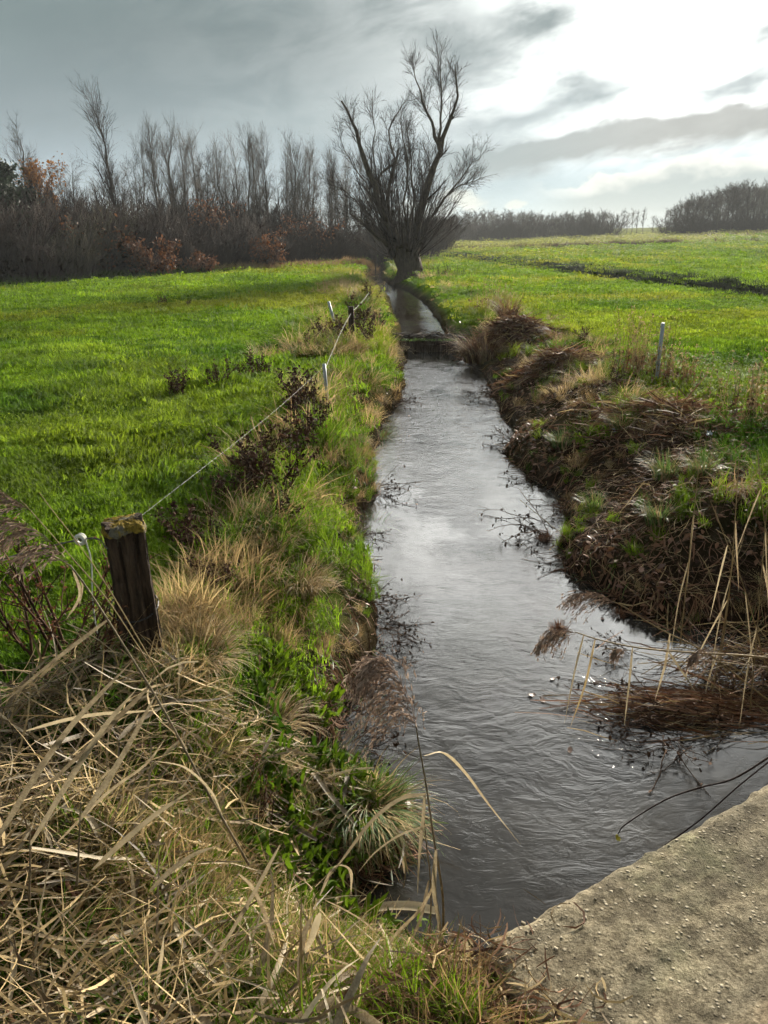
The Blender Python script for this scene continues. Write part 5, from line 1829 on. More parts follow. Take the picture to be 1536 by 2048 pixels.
def build_tussocks():
    q = at_z(736, 1640, WZ + 0.12)
    tussock('grass_tussock', 'green overhanging grass tuft at the water below the brown oak leaves', 'grass tuft', (q[0], q[1] , WZ + 0.16), 420, 0.15, 0.27, 0.0030, ('green_leaf', 'straw'), 3, 0.5, 1.6, None, 7, (0.35, -0.35))
    q = at_z(965, 700, -0.25)
    tussock('sedge_tussock', 'big brown drooping sedge tussock at the right end of the weir', 'sedge', (q[0], q[1], gz(q[0], q[1]) - 0.05), 420, 0.36, 0.85, 0.009, ('dark_straw', 'straw'), 12, 0.45, 1.35)
    q = at_z(1010, 640, 0.1)
    tussock('sedge_tussock', 'brown sedge tuft leaning over the tall reed heap', 'sedge', (q[0], q[1] - 0.3, gz(q[0], q[1] - 0.3) + 0.1), 160, 0.22, 0.8, 0.010, ('dark_straw', 'straw'), 13, 0.35, 1.2)
    for u, v, r, h, lab in ((1117, 1262, 0.05, 0.10, 'small russet stubble tuft standing in the water'), (1238, 1232, 0.045, 0.08, 'small yellowish stubble tuft in the water near the right bank'), (1088, 1078, 0.07, 0.12, 'brown weed tuft reaching into the water from the right bank')):
        q = at_z(u, v, WZ)
        t = tussock('water_tuft', lab, 'tuft', (q[0], q[1], WZ - 0.03), 150, r, h, 0.0022, ('russet_leaf', 'dark_straw'), int(u), 0.5, 0.5, None, 4)
    # right bank green shoots among the litter, left bank sedge clumps
    spots = [(1330, 945, 0.30, 'bright green broad shoots on the right bank litter, left of the pale leaves'), (1400, 960, 0.26, 'bright green shoots on the right bank litter beside the pale leaves'), (1195, 950, 0.18, 'green grass tuft halfway up the right bank litter'),
             (1320, 1010, 0.25, 'blue green grass tuft in the middle of the right bank'), (1215, 750, 0.28, 'green grass tuft on the bank below the flat heap'), (1125, 850, 0.25, 'green grass tuft at the middle right water edge'),
             (1400, 1130, 0.22, 'sparse green shoots low on the right bank'), (1095, 900, 0.16, 'dark green sprout at the right water edge'), (1240, 860, 0.25, 'green tuft beside the scraps on the right bank')]
    for i, (u, v, h, lab) in enumerate(spots):
        q = at_z(u, v, -0.05)
        tussock('grass_tussock', lab, 'grass tuft', (q[0], q[1], gz(q[0], q[1])), 130, 0.10, h, 0.0042, ('green_leaf', 'straw'), 40 + i, 0.5, 0.8)
    spots = [(820, 760, 760, 740)]
    left = [(640, 1390, 0.24, 260, 'dark green sedge tussock at the near left water edge'), (700, 1290, 0.18, 170, 'russet and green sedge tuft overhanging the left water edge'), (560, 1120, 0.30, 220, 'pale bent grass tussock behind the old post'),
            (600, 1180, 0.28, 200, 'straw grass tussock halfway down the left bank'), (735, 960, 0.30, 180, 'green grass tussock at the left water edge opposite the brown tuft'), (700, 870, 0.30, 200, 'rounded green grass tussock on the left bank'),
            (395, 1385, 0.30, 420, 'large straw tussock right of the old post foot'), (520, 1420, 0.26, 380, 'yellow straw tussock between the old post and the water'), (760, 810, 0.32, 180, 'brown grass tuft at the left water edge below the thin rod')]
    for i, (u, v, h, n, lab) in enumerate(left):
        q = at_z(u, v, -0.15)
        dry = 'straw' in lab or 'pale' in lab
        tussock('grass_tussock', lab, 'grass tuft', (q[0], q[1], gz(q[0], q[1]) - 0.02), n, 0.14, h, 0.0034, ('straw', 'pale_leaf') if dry else ('green_leaf', 'dark_straw' if 'russet' in lab or 'brown' in lab else 'straw'), 60 + i, 0.6, 1.2, None, 7, (0.15, -0.1))


build_tussocks()


# ------------------------------------------------------------------ dead dock and nettle stalks
def weed_mesh(seed, h=0.5, n=6, dense=1.0, ls=0.016):
    rng = np.random.default_rng(seed)
    K = 6
    P = np.zeros((n, K, 3))
    P[:, 0] = np.stack([rng.normal(0, 0.05, n), rng.normal(0, 0.05, n), np.full(n, -0.03)], -1)
    d = unit(np.stack([rng.normal(0, 0.2, n), rng.normal(0, 0.2, n), np.ones(n)], -1))
    L = h * rng.uniform(0.55, 1.05, n)
    for k in range(1, K):
        d = unit(d + rng.normal(0, 0.09, (n, 3)))
        P[:, k] = P[:, k - 1] + d * (L / (K - 1))[:, None]
    st = MB().tubes(P, np.linspace(0.0055, 0.0025, K)[None], 5, rng.random(n))
    b, rb = grow(rng, P, np.full((n, K), 0.004), 8, 0.3, 1.0, (0.4, 1.0), (0.05, 0.16), 4, 0.1, 0.15, 0.6, 0.0016)
    st.tubes(b, rb, 3, rng.random(len(b)), cap=False)
    pts = np.concatenate([b.reshape(-1, 3), P[:, 2:].reshape(-1, 3)])
    lf = leaves_at(rng, pts, int(420 * dense), ls, ls * 0.75)
    lf2 = leaves_at(rng, P[:, :4].reshape(-1, 3), int(26 * dense), 0.024, 0.02)
    return st, lf, lf2


def build_weeds():
    used = {}
    rng = np.random.default_rng(9)
    protos = []
    for i in range(5):
        st, lf, lf2 = weed_mesh(600 + i, 0.5, 6 + i)
        t = thing('dead_dock', 'x', 'weed', (0, 0, 0))
        st.build('stalks', MATS['weed_brown'], t)
        lf.build('seed_heads', MATS['weed_brown'], t)['kind'] = 'stuff'
        lf2.build('leaves', MATS['dark_straw'], t)
        protos.append(t)
    near_p = []
    for i in range(2):
        st, lf, lf2 = weed_mesh(640 + i, 0.5, 5, 0.9, 0.006)
        t = thing('dead_dock', 'x', 'weed', (0, 0, 0))
        st.build('stalks', MATS['weed_brown'], t)
        lf.build('seed_heads', MATS['russet_leaf'], t)['kind'] = 'stuff'
        near_p.append(t)
    W = [(328, 612, 0.45, 'small dark dead dock alone far out in the left meadow'), (378, 614, 0.26, 'tiny dark weed right of the far lone dock'),
         (360, 800, 0.42, 'dark dead dock at the left end of the weed row in the meadow'), (345, 805, 0.32, 'low dark stalk touching the leftmost weed of the meadow row'), (440, 778, 0.40, 'dark bushy dock in the middle of the meadow weed row'), (425, 780, 0.24, 'low brown weed left of the middle meadow dock'),
         (515, 760, 0.48, 'tallest dark dock at the right end of the meadow weed row'), (490, 766, 0.30, 'short dark dock left of the tallest meadow dock'), (535, 758, 0.24, 'low dark weed right of the tallest meadow dock'),
         (640, 690, 0.55, 'brown weed clump left of the pale leaning rod'), (620, 705, 0.45, 'dark weed clump at the meadow side of the fence line'), (668, 690, 0.6, 'brown dock stalks under the pale leaning rod'), (690, 700, 0.5, 'brown dock beside the short wooden stake'),
         (590, 850, 0.62, 'tall brown dead dock left of the thin grey rod'), (620, 830, 0.5, 'brown dock between the tall dock and the thin grey rod'), (612, 900, 0.5, 'brown dock in front of the thin grey rod'), (640, 870, 0.4, 'low brown dock leaf pile right of the tall dock'),
         (490, 985, 0.5, 'dark dock standing at the fence wire in mid meadow'), (510, 1010, 0.45, 'dark dock just in front of the mid meadow dock'), (555, 1000, 0.55, 'brown dock midway down the left bank'), (550, 940, 0.5, 'dark dock between the wire and the left bank'), (570, 1060, 0.35, 'low dark dock above the pale bent grass'),
         (452, 1020, 0.32, 'low dark weed left of the mid meadow docks'), (372, 1110, 0.38, 'thin dark dock right of the old post top'), (410, 1115, 0.30, 'small dark dock in the grass right of the old post'), (445, 1195, 0.34, 'brown bushy dock on the bank right of the old post'), (425, 1200, 0.28, 'low brown weed beside the bushy bank dock'),
         (720, 790, 0.42, 'brown weed at the top of the left bank below the weir'), (735, 690, 0.6, 'brown weed stalks on the bank near the weir left end'), (718, 655, 0.7, 'tall thin brown weeds behind the wooden stake'), (755, 660, 0.5, 'brown weeds on the left bank above the weir'), (740, 610, 0.7, 'brown stalks on the far left bank by the upper pool'),
         (1165, 690, 0.35, 'dark weed on the right meadow edge behind the flat heap'), (1230, 800, 0.3, 'dark weed beside the right rod'), (500, 1560, 0.30, 'brown seed weed in the shadow below the yellow straw tussock'),
         (120, 1330, 0.75, 'tall rusty dock stalks left of the old post'), (170, 1390, 0.62, 'rusty dock stalk between the left border and the old post'), (60, 1350, 0.7, 'dark dock stalks near the left border')]
    for i, (u, v, h, lab) in enumerate(W):
        q = at_z(u, v, -0.02)
        put(near_p[i % 2] if v > 1300 else protos[i % 5], used, (q[0], q[1], gz(q[0], q[1])), rng.uniform(0, 6.28), (h / 0.5 * 1.15, h / 0.5 * 1.15, h / 0.5), lab, 'dead brown weeds')
    # weeds hanging into the water along both edges
    wp = []
    for i in range(3):
        r = np.random.default_rng(700 + i)
        n = 16
        P = np.zeros((n, 6, 3))
        d = unit(np.stack([np.abs(r.normal(0.8, 0.3, n)), r.normal(0, 0.6, n), r.normal(0.25, 0.25, n)], -1))
        P[:, 0] = np.stack([r.normal(-0.05, 0.05, n), r.normal(0, 0.08, n), np.full(n, 0.04)], -1)
        L = r.uniform(0.10, 0.42, n)
        for k in range(1, 6):
            d = unit(d + r.normal(0, 0.22, (n, 3)) + np.array((0, 0, -0.10)))
            P[:, k] = P[:, k - 1] + d * (L / 5)[:, None]
        P[:, :, 2] = np.maximum(P[:, :, 2], 0.004)
        t = thing('water_weed', 'x', 'weed', (0, 0, 0))
        b, rb = grow(r, P, np.full((n, 6), 0.003), 5, 0.3, 1.0, (0.4, 1.2), (0.03, 0.09), 3, 0.1, 0.2, 0.6, 0.0012)
        MB().tubes(P, np.linspace(0.003, 0.0014, 6)[None], 4, r.random(n)).tubes(b, rb, 3, 0.3, cap=False).build('stalks', MATS['weed_brown'], t)
        leaves_at(r, np.concatenate([b[:, -1], P[:, 3:].reshape(-1, 3)]), 60, 0.014, 0.006).build('leaves', MATS['weed_brown'], t)
        wp.append(t)
    WW = [(760, 1210, 0.0, 1.0, 'dark weed stalks trailing into the water from the left bank'), (775, 1260, -0.3, 1.1, 'dark weed tangle on the water beside the left bank'), (800, 1290, -0.4, 1.0, 'dark weed floating out furthest from the left bank'), (745, 1340, 0.0, 1.0, 'dark weed stalks at the sedge by the left edge'),
          (715, 1420, 0.2, 1.2, 'dark weed in the still water under the hanging reed plume'), (740, 1500, 0.4, 1.1, 'dark weed in the dark water above the green tuft'), (770, 985, 0.0, 1.2, 'thin weed with red leaves at the left water edge'), (725, 1075, 0.0, 1.0, 'thin dark weed at the left edge bend'), (800, 812, 0.3, 1.6, 'thin bare twigs over the water below the thin rod'),
          (1075, 1075, 3.2, 1.6, 'dark weed hanging from the right bank tuft into the water'), (1130, 1130, 3.3, 1.2, 'dark weed along the right bank edge'), (1010, 890, 3.1, 1.4, 'dark weed at the right bank bulge'), (985, 800, 3.1, 1.6, 'dark weed at the right edge below the weir'), (1225, 1200, 3.6, 1.0, 'dark weed near the yellowish water tuft'),
          (1230, 1310, 3.4, 1.0, 'dark drowned weed below the hanging reed plumes'), (1290, 1440, 3.3, 1.4, 'dark weed tangle under the reed mat in the water'), (1330, 1500, 3.6, 1.3, 'dark weed in the still water below the reed mat'), (1420, 1460, 3.8, 1.2, 'dark weed in the still water at right'), (1130, 1035, 3.2, 1.1, 'dark weed stalks at the right bank notch'), (1055, 960, 3.3, 1.1, 'thin weed stalks at the right bank upper edge')]
    for i, (u, v, rz, s, lab) in enumerate(WW):
        q = at_z(u, v, WZ)
        put(wp[i % 3], used, (q[0], q[1], WZ), rz, s * (0.75 + 0.02 * q[1]), lab, 'dark weeds trailing in the water')


build_weeds()
# ------------------------------------------------------------------ reeds in the foreground
def plume(rng, axis, droop, n=46, L=(0.07, 0.16), fuzz=7, wind=(0, 0, 0), name='panicle', parent=None):
    """feathery reed head along axis (K,3); droop pulls the branchlets down"""
    ax = spline(axis, 24)
    i = rng.integers(0, 24, n)
    base = ax[i]
    tg = unit(np.gradient(ax, axis=0))[i]
    d = unit(tg + rng.normal(0, 0.32, (n, 3)) + np.array(wind))
    ln = rng.uniform(*L, n) * (1.15 - 0.6 * i / 23)
    K = 6
    P = np.zeros((n, K, 3))
    P[:, 0] = base
    for k in range(1, K):
        d = unit(d + np.array((0, 0, -droop)) + np.array(wind) * 0.25 + rng.normal(0, 0.05, (n, 3)))
        P[:, k] = P[:, k - 1] + d * (ln / (K - 1))[:, None]
    mb = MB()
    mb.tubes(P, np.linspace(0.0009, 0.0005, K)[None], 3, rng.random(n), cap=False)
    # spikelets
    m = n * fuzz
    j = rng.integers(0, n, m)
    f = rng.uniform(0.15, 1.0, m) * (K - 1)
    a = np.clip(f.astype(int), 0, K - 2)
    w = (f - a)[:, None]
    c = P[j, a] * (1 - w) + P[j, a + 1] * w
    dd = unit(unit(P[j, a + 1] - P[j, a]) + rng.normal(0, 0.35, (m, 3)) + np.array((0, 0, -0.2)))
    sl_ = rng.uniform(0.010, 0.026, m)[:, None]
    S = np.stack([c, c + dd * sl_ * 0.5, c + dd * sl_], 1)
    mb.strips(S, np.array([0.0006, 0.0024, 0.0004])[None], rng.standard_normal((m, 3)), rng.random(m))
    return mb.build(name, MATS['panicle'], parent)


def reed(name, label, stem, r=0.0035, leaves=(), head=None, seed=0, stem_mat='grey_leaf', cat='reed', group=None):
    """stem: list of world points from foot to tip; leaves: (points, half width, material)"""
    rng = np.random.default_rng(seed)
    stem = [np.asarray(p, float) for p in stem]
    foot = stem[0]
    t = thing(name, label, cat, tuple(foot), 0, group)
    q = spline(np.array(stem), 26) - foot
    MB().tubes(q[None], np.linspace(r, r * 0.45, 26)[None], 6, 0.4).build('stem', MATS[stem_mat], t)
    for pts, w, m in leaves:
        p = spline(np.array(pts), 16) - foot
        W = 0.75 * w * np.interp(np.linspace(0, 1, 16), [0, .12, .35, .75, 1], [0.45, 0.85, 1.0, 0.7, 0.04])
        dirv = p[-1] - p[0]
        side = np.cross(dirv, np.array((0.25, 1.0, 0.35)) + rng.normal(0, 0.15, 3))
        tw = rng.uniform(-0.7, 0.7)
        sd = np.stack([unit(side) * math.cos(a_) + unit(np.cross(side, dirv)) * math.sin(a_) for a_ in np.linspace(0, tw, 16)])
        MB().strips(p[None], W[None], sd[None], rng.uniform(0.2, 0.9), 0.28).build('leaf', MATS[m], t)
    if head:
        plume(rng, np.array(head['axis']) - foot, head.get('droop', 0.25), head.get('n', 46), head.get('L', (0.07, 0.16)), head.get('fuzz', 7), head.get('wind', (0, 0, 0)), 'panicle', t)
    return t


def Y(y, *px):
    """image points at one depth; y may be a pair (first, last)"""
    ys = np.linspace(y[0], y[1], len(px)) if hasattr(y, '__len__') else [y] * len(px)
    return [at_y(u, v, k) for (u, v), k in zip(px, ys)]


def build_reeds():
    # left: long stem crossing the post, plume at the left border
    reed('common_reed', 'long dark reed stem leaning left across the photo with brown plume at the left border',
         Y((1.95, 1.75), (498, 1730), (410, 1575), (330, 1425), (250, 1295), (180, 1185), (140, 1130)), 0.0042,
         [(Y(1.85, (215, 1240), (110, 1320), (-20, 1428)), 0.0085, 'grey_leaf'), (Y(1.85, (300, 1372), (170, 1500), (20, 1640)), 0.010, 'grey_leaf'),
          (Y(1.8, (146, 1140), (160, 1190), (132, 1240)), 0.006, 'pale_leaf'), (Y(1.8, (150, 1142), (165, 1170), (158, 1215)), 0.005, 'pale_leaf')],
         dict(axis=Y(1.75, (142, 1132), (105, 1085), (60, 1052), (10, 1035), (-30, 1030)), droop=0.32, n=70, L=(0.10, 0.2), wind=(-0.25, 0, -0.05), fuzz=12), 1)
    reed('common_reed', 'thin pale reed stem with faint plume at the upper left border',
         Y((2.2, 2.2), (300, 1330), (215, 1200), (130, 1100), (60, 1020), (40, 1000)), 0.0022, [],
         dict(axis=Y(2.2, (60, 1020), (30, 1000), (0, 985)), droop=0.2, n=40, L=(0.06, 0.13), wind=(-0.3, 0, 0.05)), 2, 'straw')
    reed('common_reed', 'straight pale reed stalk crossing the wire left of the old post',
         Y((2.4, 2.3), (330, 1370), (200, 1150), (78, 985)), 0.0026, [], None, 3, 'straw')
    # broad leaves at the left
    L = [('broad grey reed leaf pointing up right below the old post', (-20, 1700), (120, 1480), (268, 1318), 0.012, 1.75, 'grey_leaf'),
         ('broad green grey reed leaf just right of the parallel grey leaf', (60, 1690), (190, 1480), (278, 1372), 0.011, 1.72, 'grey_leaf'),
         ('narrow grey reed leaf ending left of the straw tussock', (160, 1640), (240, 1520), (318, 1376), 0.011, 1.7, 'grey_leaf')]
    for i, (lab, a, b, c, w, y, m) in enumerate(L):
        base = at_y(*a, y)
        pts = [base, at_y(*b, y + 0.03), at_y(*c, y + 0.02)]
        reed('reed_leaf_stalk', lab, [base + np.array((-0.05, 0.02, -0.25)), base + np.array((-0.02, 0.01, -0.1)), base + np.array((0.01, 0, 0.06))], 0.004, [(pts, w, m)], None, 20 + i, cat='reed leaf')
    wide = [('pale flat reed leaf lying across below the old post', [(52, 1462), (130, 1440), (200, 1428), (262, 1424), (318, 1420)], 0.013, 1.85, 'pale_leaf'),
            ('broad brown grey reed leaf arching up right in the foreground', [(185, 1740), (250, 1680), (310, 1630), (390, 1576)], 0.014, 1.65, 'grey_leaf'),
            ('broad grey reed leaf with blunt tip in the foreground middle', [(300, 1782), (345, 1738), (390, 1708), (434, 1692)], 0.015, 1.6, 'grey_leaf'),
            ('pale bent reed leaf hanging in the foreground middle', [(478, 1748), (505, 1775), (530, 1830), (552, 1900)], 0.010, 1.6, 'pale_leaf'),
            ('dark brown reed leaf folded upright near the bottom', [(604, 2010), (600, 1940), (608, 1870), (628, 1826)], 0.013, 1.52, 'grey_leaf'),
            ('pale cream reed leaf curling beside the dark folded leaf', [(640, 1826), (632, 1850), (622, 1880), (600, 1920)], 0.013, 1.5, 'pale_leaf'),
            ('long straw reed leaf rising from the bottom border', [(300, 2060), (312, 1980), (322, 1920), (328, 1870)], 0.008, 1.5, 'pale_leaf'),
            ('thin arched reed leaf above the broad brown leaf', [(310, 1522), (370, 1535), (420, 1580), (445, 1630)], 0.008, 1.75, 'pale_leaf'),
            ('long narrow leaf slanting up right over the straw', [(110, 1690), (210, 1590), (290, 1530), (330, 1478)], 0.007, 1.75, 'pale_leaf'),
            ('grey leaf blade slanting down left from the broad grey leaf', [(560, 1690), (500, 1800), (440, 1900), (380, 1990)], 0.008, 1.55, 'grey_leaf'),
            ('straw leaf arch at the right of the foreground heap', [(640, 1790), (668, 1735), (700, 1740), (702, 1790)], 0.010, 1.75, 'pale_leaf'),
            ('pale leaf lying flat above the dark water corner', [(650, 1800), (690, 1820), (730, 1845), (765, 1880)], 0.008, 1.9, 'pale_leaf')]
    for i, (lab, px, w, y, m) in enumerate(wide):
        rng = np.random.default_rng(50 + i)
        p = spline(np.array(Y((y, y + 0.05), *px)), 16)
        W = 0.72 * w * np.interp(np.linspace(0, 1, 16), [0, .12, .35, .75, 1], [0.3, 0.85, 1.0, 0.8, 0.08])
        dirv = p[-1] - p[0]
        side = unit(np.cross(dirv, np.array((0.1, 1.0, 0.5))))
        o = MB().strips((p - p[0])[None], W[None], side[None], rng.uniform(0.3, 0.9), 0.3).build('reed_leaf', MATS[m], None, True, tuple(p[0]))
        tag(o, lab, 'reed leaf', 'big dead reed leaves in the left foreground')
    # centre: reed with hanging plume, long pale leaf over the water
    foot = at_y(884, 1915, 1.78)
    reed('common_reed', 'upright reed beside the slab corner with drooping plume and long pale leaf over the water',
         [foot] + Y(1.8, (886, 1800), (868, 1680), (852, 1570), (838, 1490), (832, 1452)), 0.0044,
         [(Y((1.8, 1.95), (848, 1512), (888, 1506), (930, 1545), (980, 1612), (1042, 1690)), 0.0125, 'pale_leaf'),
          (Y((1.8, 1.75), (852, 1588), (800, 1598), (745, 1640), (690, 1712), (645, 1772)), 0.0115, 'grey_leaf'),
          (Y((1.8, 1.78), (862, 1648), (800, 1670), (750, 1705), (716, 1745)), 0.006, 'grey_leaf'),
          (Y(1.79, (850, 1590), (845, 1650), (838, 1720), (835, 1790)), 0.009, 'grey_leaf'),
          (Y(1.77, (872, 1700), (868, 1780), (880, 1860), (878, 1920)), 0.010, 'grey_leaf'),
          (Y((1.8, 1.72), (868, 1770), (840, 1820), (790, 1870), (765, 1920)), 0.008, 'pale_leaf')],
         dict(axis=Y((1.8, 1.9), (834, 1456), (815, 1400), (790, 1345), (760, 1318), (735, 1325)), droop=0.55, n=130, L=(0.12, 0.28), wind=(-0.10, 0, -0.05), fuzz=16), 4, 'grey_leaf')
    reed('common_reed', 'second thin reed close behind the upright reed at the slab corner',
         [at_y(858, 1905, 1.85)] + Y(1.86, (862, 1780), (852, 1680), (846, 1600)), 0.003, [(Y(1.85, (858, 1760), (840, 1840), (812, 1900)), 0.007, 'grey_leaf')], None, 5)
    # broken stump with ragged pale top by the slab corner
    ft = at_z(925, 1905, 0.05)
    tp = at_y(925, 1868, ft[1])
    rng = np.random.default_rng(66)
    lv = []
    for du, dv, ww in ((-45, 60, .006), (-20, 110, .008), (15, 150, .010), (30, 90, .008), (-70, 20, .004), (60, 30, .004), (50, -5, .003), (-60, -10, .003)):
        lv.append(([tp, at_y(925 + du * .6, 1868 + dv * .25, ft[1] - .03), at_y(925 + du, 1868 + dv, ft[1] - .06)], ww, 'pale_leaf'))
    reed('reed_stump', 'broken reed stump with ragged pale leaves by the slab corner', [ft + np.array((0, 0, -0.05)), (ft + tp) / 2, tp], 0.009, lv, None, 67, 'pale_leaf')
    # right: two stems reaching in from the right border with plumes over the water
    reed('common_reed', 'reed stem from the right border with the upper plume over the water',
         Y((3.5, 3.25), (1640, 1470), (1536, 1400), (1420, 1310), (1320, 1258), (1250, 1215), (1225, 1202)), 0.0056, [(Y(3.3, (1340, 1268), (1330, 1330), (1310, 1400)), 0.008, 'pale_leaf')],
         dict(axis=Y(3.25, (1228, 1204), (1205, 1190), (1180, 1184), (1155, 1186)), droop=0.25, n=60, L=(0.12, 0.24), wind=(-0.3, 0, -0.1), fuzz=9), 7, 'straw')
    reed('common_reed', 'reed stem from the right border with the lower drooping plume',
         Y((3.1, 2.85), (1640, 1330), (1500, 1312), (1380, 1305), (1280, 1296), (1200, 1280), (1150, 1264)), 0.0052,
         [(Y(2.9, (1168, 1268), (1150, 1340), (1128, 1450)), 0.006, 'grey_leaf'), (Y(2.9, (1190, 1280), (1170, 1370), (1140, 1455)), 0.006, 'straw'), (Y(2.9, (1265, 1295), (1258, 1370), (1248, 1455)), 0.006, 'grey_leaf'),
          (Y(2.9, (1335, 1300), (1362, 1340), (1390, 1382)), 0.007, 'grey_leaf')],
         dict(axis=Y(2.85, (1152, 1266), (1128, 1258), (1100, 1262), (1080, 1285)), droop=0.45, n=60, L=(0.08, 0.16), wind=(-0.12, 0, -0.1), fuzz=10), 8, 'straw')
    reed('common_reed', 'reed with a short grey plume in front of the reed mat',
         Y((3.0, 3.0), (1660, 1420), (1560, 1352), (1480, 1318), (1430, 1300)), 0.003, [],
         dict(axis=Y(3.0, (1430, 1300), (1405, 1298), (1385, 1310)), droop=0.5, n=40, L=(0.06, 0.13), wind=(-0.1, 0, -0.2), fuzz=10), 9, 'straw')
    reed('common_reed', 'straw reed stem bending from the right border to the little plume over the stream',
         Y((3.2, 3.1), (1640, 1345), (1540, 1335), (1420, 1322), (1330, 1312), (1255, 1300)), 0.0026, [],
         dict(axis=Y(3.1, (1255, 1300), (1240, 1296), (1228, 1300)), droop=0.5, n=26, L=(0.05, 0.10), wind=(-0.1, 0, -0.2), fuzz=10), 10, 'straw')
    # upright reed leaves and stems at the right border
    RR = [((1500, 1420), (1515, 1250), (1535, 1000), 'tall pale reed stem close to the right border'), ((1440, 1330), (1462, 1150), (1478, 920), 'tall thin reed stem left of the border reeds'), ((1360, 1290), (1378, 1120), (1398, 930), 'slender pale reed stem standing on the right bank'),
          ((1530, 1330), (1490, 1180), (1420, 1000), 'reed stem leaning left from the right border'), ((1560, 1200), (1530, 1050), (1515, 900), 'reed stem rising at the right border by the brown grass'), ((1420, 1410), (1440, 1300), (1470, 1100), 'reed stem crossing in front of the right bank')]
    for i, (a, b, c, lab) in enumerate(RR):
        y = 3.3 + 0.12 * i
        p = Y((y, y), a, b, c)
        w_ = [(Y(y, b, ((b[0] + a[0]) / 2 - 12, (a[1] + b[1]) / 2), (a[0] - 22, a[1] + 40)), 0.0050, 'grey_leaf'),
              (Y(y, ((b[0] + c[0]) / 2, (b[1] + c[1]) / 2), ((b[0] + c[0]) / 2 + (12 - 9 * i), (b[1] + c[1]) / 2 + 60), ((b[0] + c[0]) / 2 + (30 - 22 * i), (b[1] + c[1]) / 2 + 150)), 0.006, 'pale_leaf')]
        reed('common_reed', lab, p, 0.0036, w_, None, 80 + i, 'straw')
    # fan of slanting stalks at right (bent over)
    rng = np.random.default_rng(91)
    for i, (a, b, lab) in enumerate((((1640, 1530), (1040, 1000), 'long bent straw stalk slanting over the right bank to the left'), ((1640, 1420), (1290, 1120), 'bent straw stalk below the long slanting one'), ((1600, 1180), (1460, 1330), 'straw stalk slanting down from the right border'), ((1640, 1300), (1340, 1372), 'nearly level straw stalk above the reed mat'))):
        p = Y((3.6, 3.3), a, ((a[0] + b[0]) / 2, (a[1] + b[1]) / 2 - 18), b)
        reed('common_reed', lab, p, 0.0026, [], None, 95 + i, 'straw')
    # brown mat of broken reeds lying in the water
    q = at_z(1370, 1425, WZ)
    t = thing('reed_mat', 'rust brown mat of broken reeds lying in the water at right', 'reed mat', (q[0], q[1], WZ))
    for nm, mat, n in (('dark_stalks', 'dark_straw', 420), ('rusty_stalks', 'russet_leaf', 160), ('pale_stalks', 'straw', 150)):
        x, y = rng.normal(0.12, 0.34, n), rng.normal(0.02, 0.11, n)
        a = rng.normal(-0.12, 0.3, n)
        Lh = rng.uniform(0.06, 0.26, n)
        d = np.stack([np.cos(a), np.sin(a), rng.normal(0.0, 0.13, n)], -1) * Lh[:, None]
        c = np.stack([x, y, 0.015 + 0.08 * np.exp(-(x / 0.4) ** 2 - (y / 0.1) ** 2) * rng.random(n)], -1)
        P = np.stack([c - d, c - d * .3 + np.array((0, 0, .01)), c + d * .4, c + d], 1)
        P[..., 2] = np.maximum(P[..., 2], 0.004)
        MB().strips(P, np.array([0.0016, 0.0026, 0.0024, 0.0006])[None] * rng.uniform(.7, 1.4, (n, 1)), rng.standard_normal((n, 3)), rng.random(n)).build(nm, MATS[mat], t)['kind'] = 'stuff'
    q = at_z(1500, 1370, WZ)
    t = thing('reed_mat', 'tangle of straw reeds on the water at the right border', 'reed mat', (q[0], q[1], WZ))
    for nm, mat, n in (('dark_stalks', 'dark_straw', 380), ('pale_stalks', 'straw', 260)):
        c = np.stack([rng.normal(0.2, 0.33, n), rng.normal(0.1, 0.16, n), 0.02 + 0.22 * rng.random(n) ** 2], -1)
        a = rng.normal(0.3, 0.6, n)
        d = np.stack([np.cos(a), np.sin(a), rng.normal(0.0, 0.35, n)], -1) * rng.uniform(0.06, 0.26, n)[:, None]
        P = np.stack([c - d, c - d * .3 + np.array((0, 0, .01)), c + d * .4, c + d], 1)
        P[..., 2] = np.maximum(P[..., 2], 0.004)
        MB().strips(P, np.array([0.0016, 0.003, 0.0026, 0.0006])[None] * rng.uniform(.7, 1.5, (n, 1)), rng.standard_normal((n, 3)), rng.random(n)).build(nm, MATS[mat], t)['kind'] = 'stuff'
    # thin dry stalks standing in the far clumps
    for u, v, h, n, sp, lab in ((1275, 752, 1.0, 90, 0.22, 'stand of pale dry reeds left of the right grey rod'), (985, 625, 0.95, 60, 0.3, 'thin pale reeds standing behind the tall heap'), (1520, 850, 0.75, 90, 0.28, 'brown reed clump at the right border'), (1345, 770, 0.55, 50, 0.2, 'brown dry stalks at the foot of the right rod'), (852, 545, 1.1, 40, 0.5, 'thin bare stalks right of the willow foot')):
        q = at_z(u, v, 0.0)
        r = np.random.default_rng(int(u))
        t = thing('dry_reeds', lab, 'reeds', (q[0], q[1], gz(q[0], q[1])))
        P = np.zeros((n, 6, 3))
        P[:, 0] = np.stack([r.normal(0, sp, n), r.normal(0, sp, n), np.full(n, -0.05)], -1)
        d = unit(np.stack([r.normal(0.05, 0.13, n), r.normal(0, 0.13, n), np.ones(n)], -1))
        Lh = h * r.uniform(0.45, 1.1, n)
        for k in range(1, 6):
            d = unit(d + r.normal(0, 0.05, (n, 3)))
            P[:, k] = P[:, k - 1] + d * (Lh / 5)[:, None]
        MB().tubes(P, np.linspace(0.0042, 0.0018, 6)[None], 4, r.random(n)).build('stalks', MATS['straw'], t)
        pts = P[:, 3:].reshape(-1, 3)
        leaves_at(r, pts, n * 10, 0.016, 0.02).build('leaves', MATS['straw'], t)
        leaves_at(r, P[:, 0:3].reshape(-1, 3), n * 8, 0.026, 0.03).build('dead_leaves', MATS['dark_straw'], t)


build_reeds()


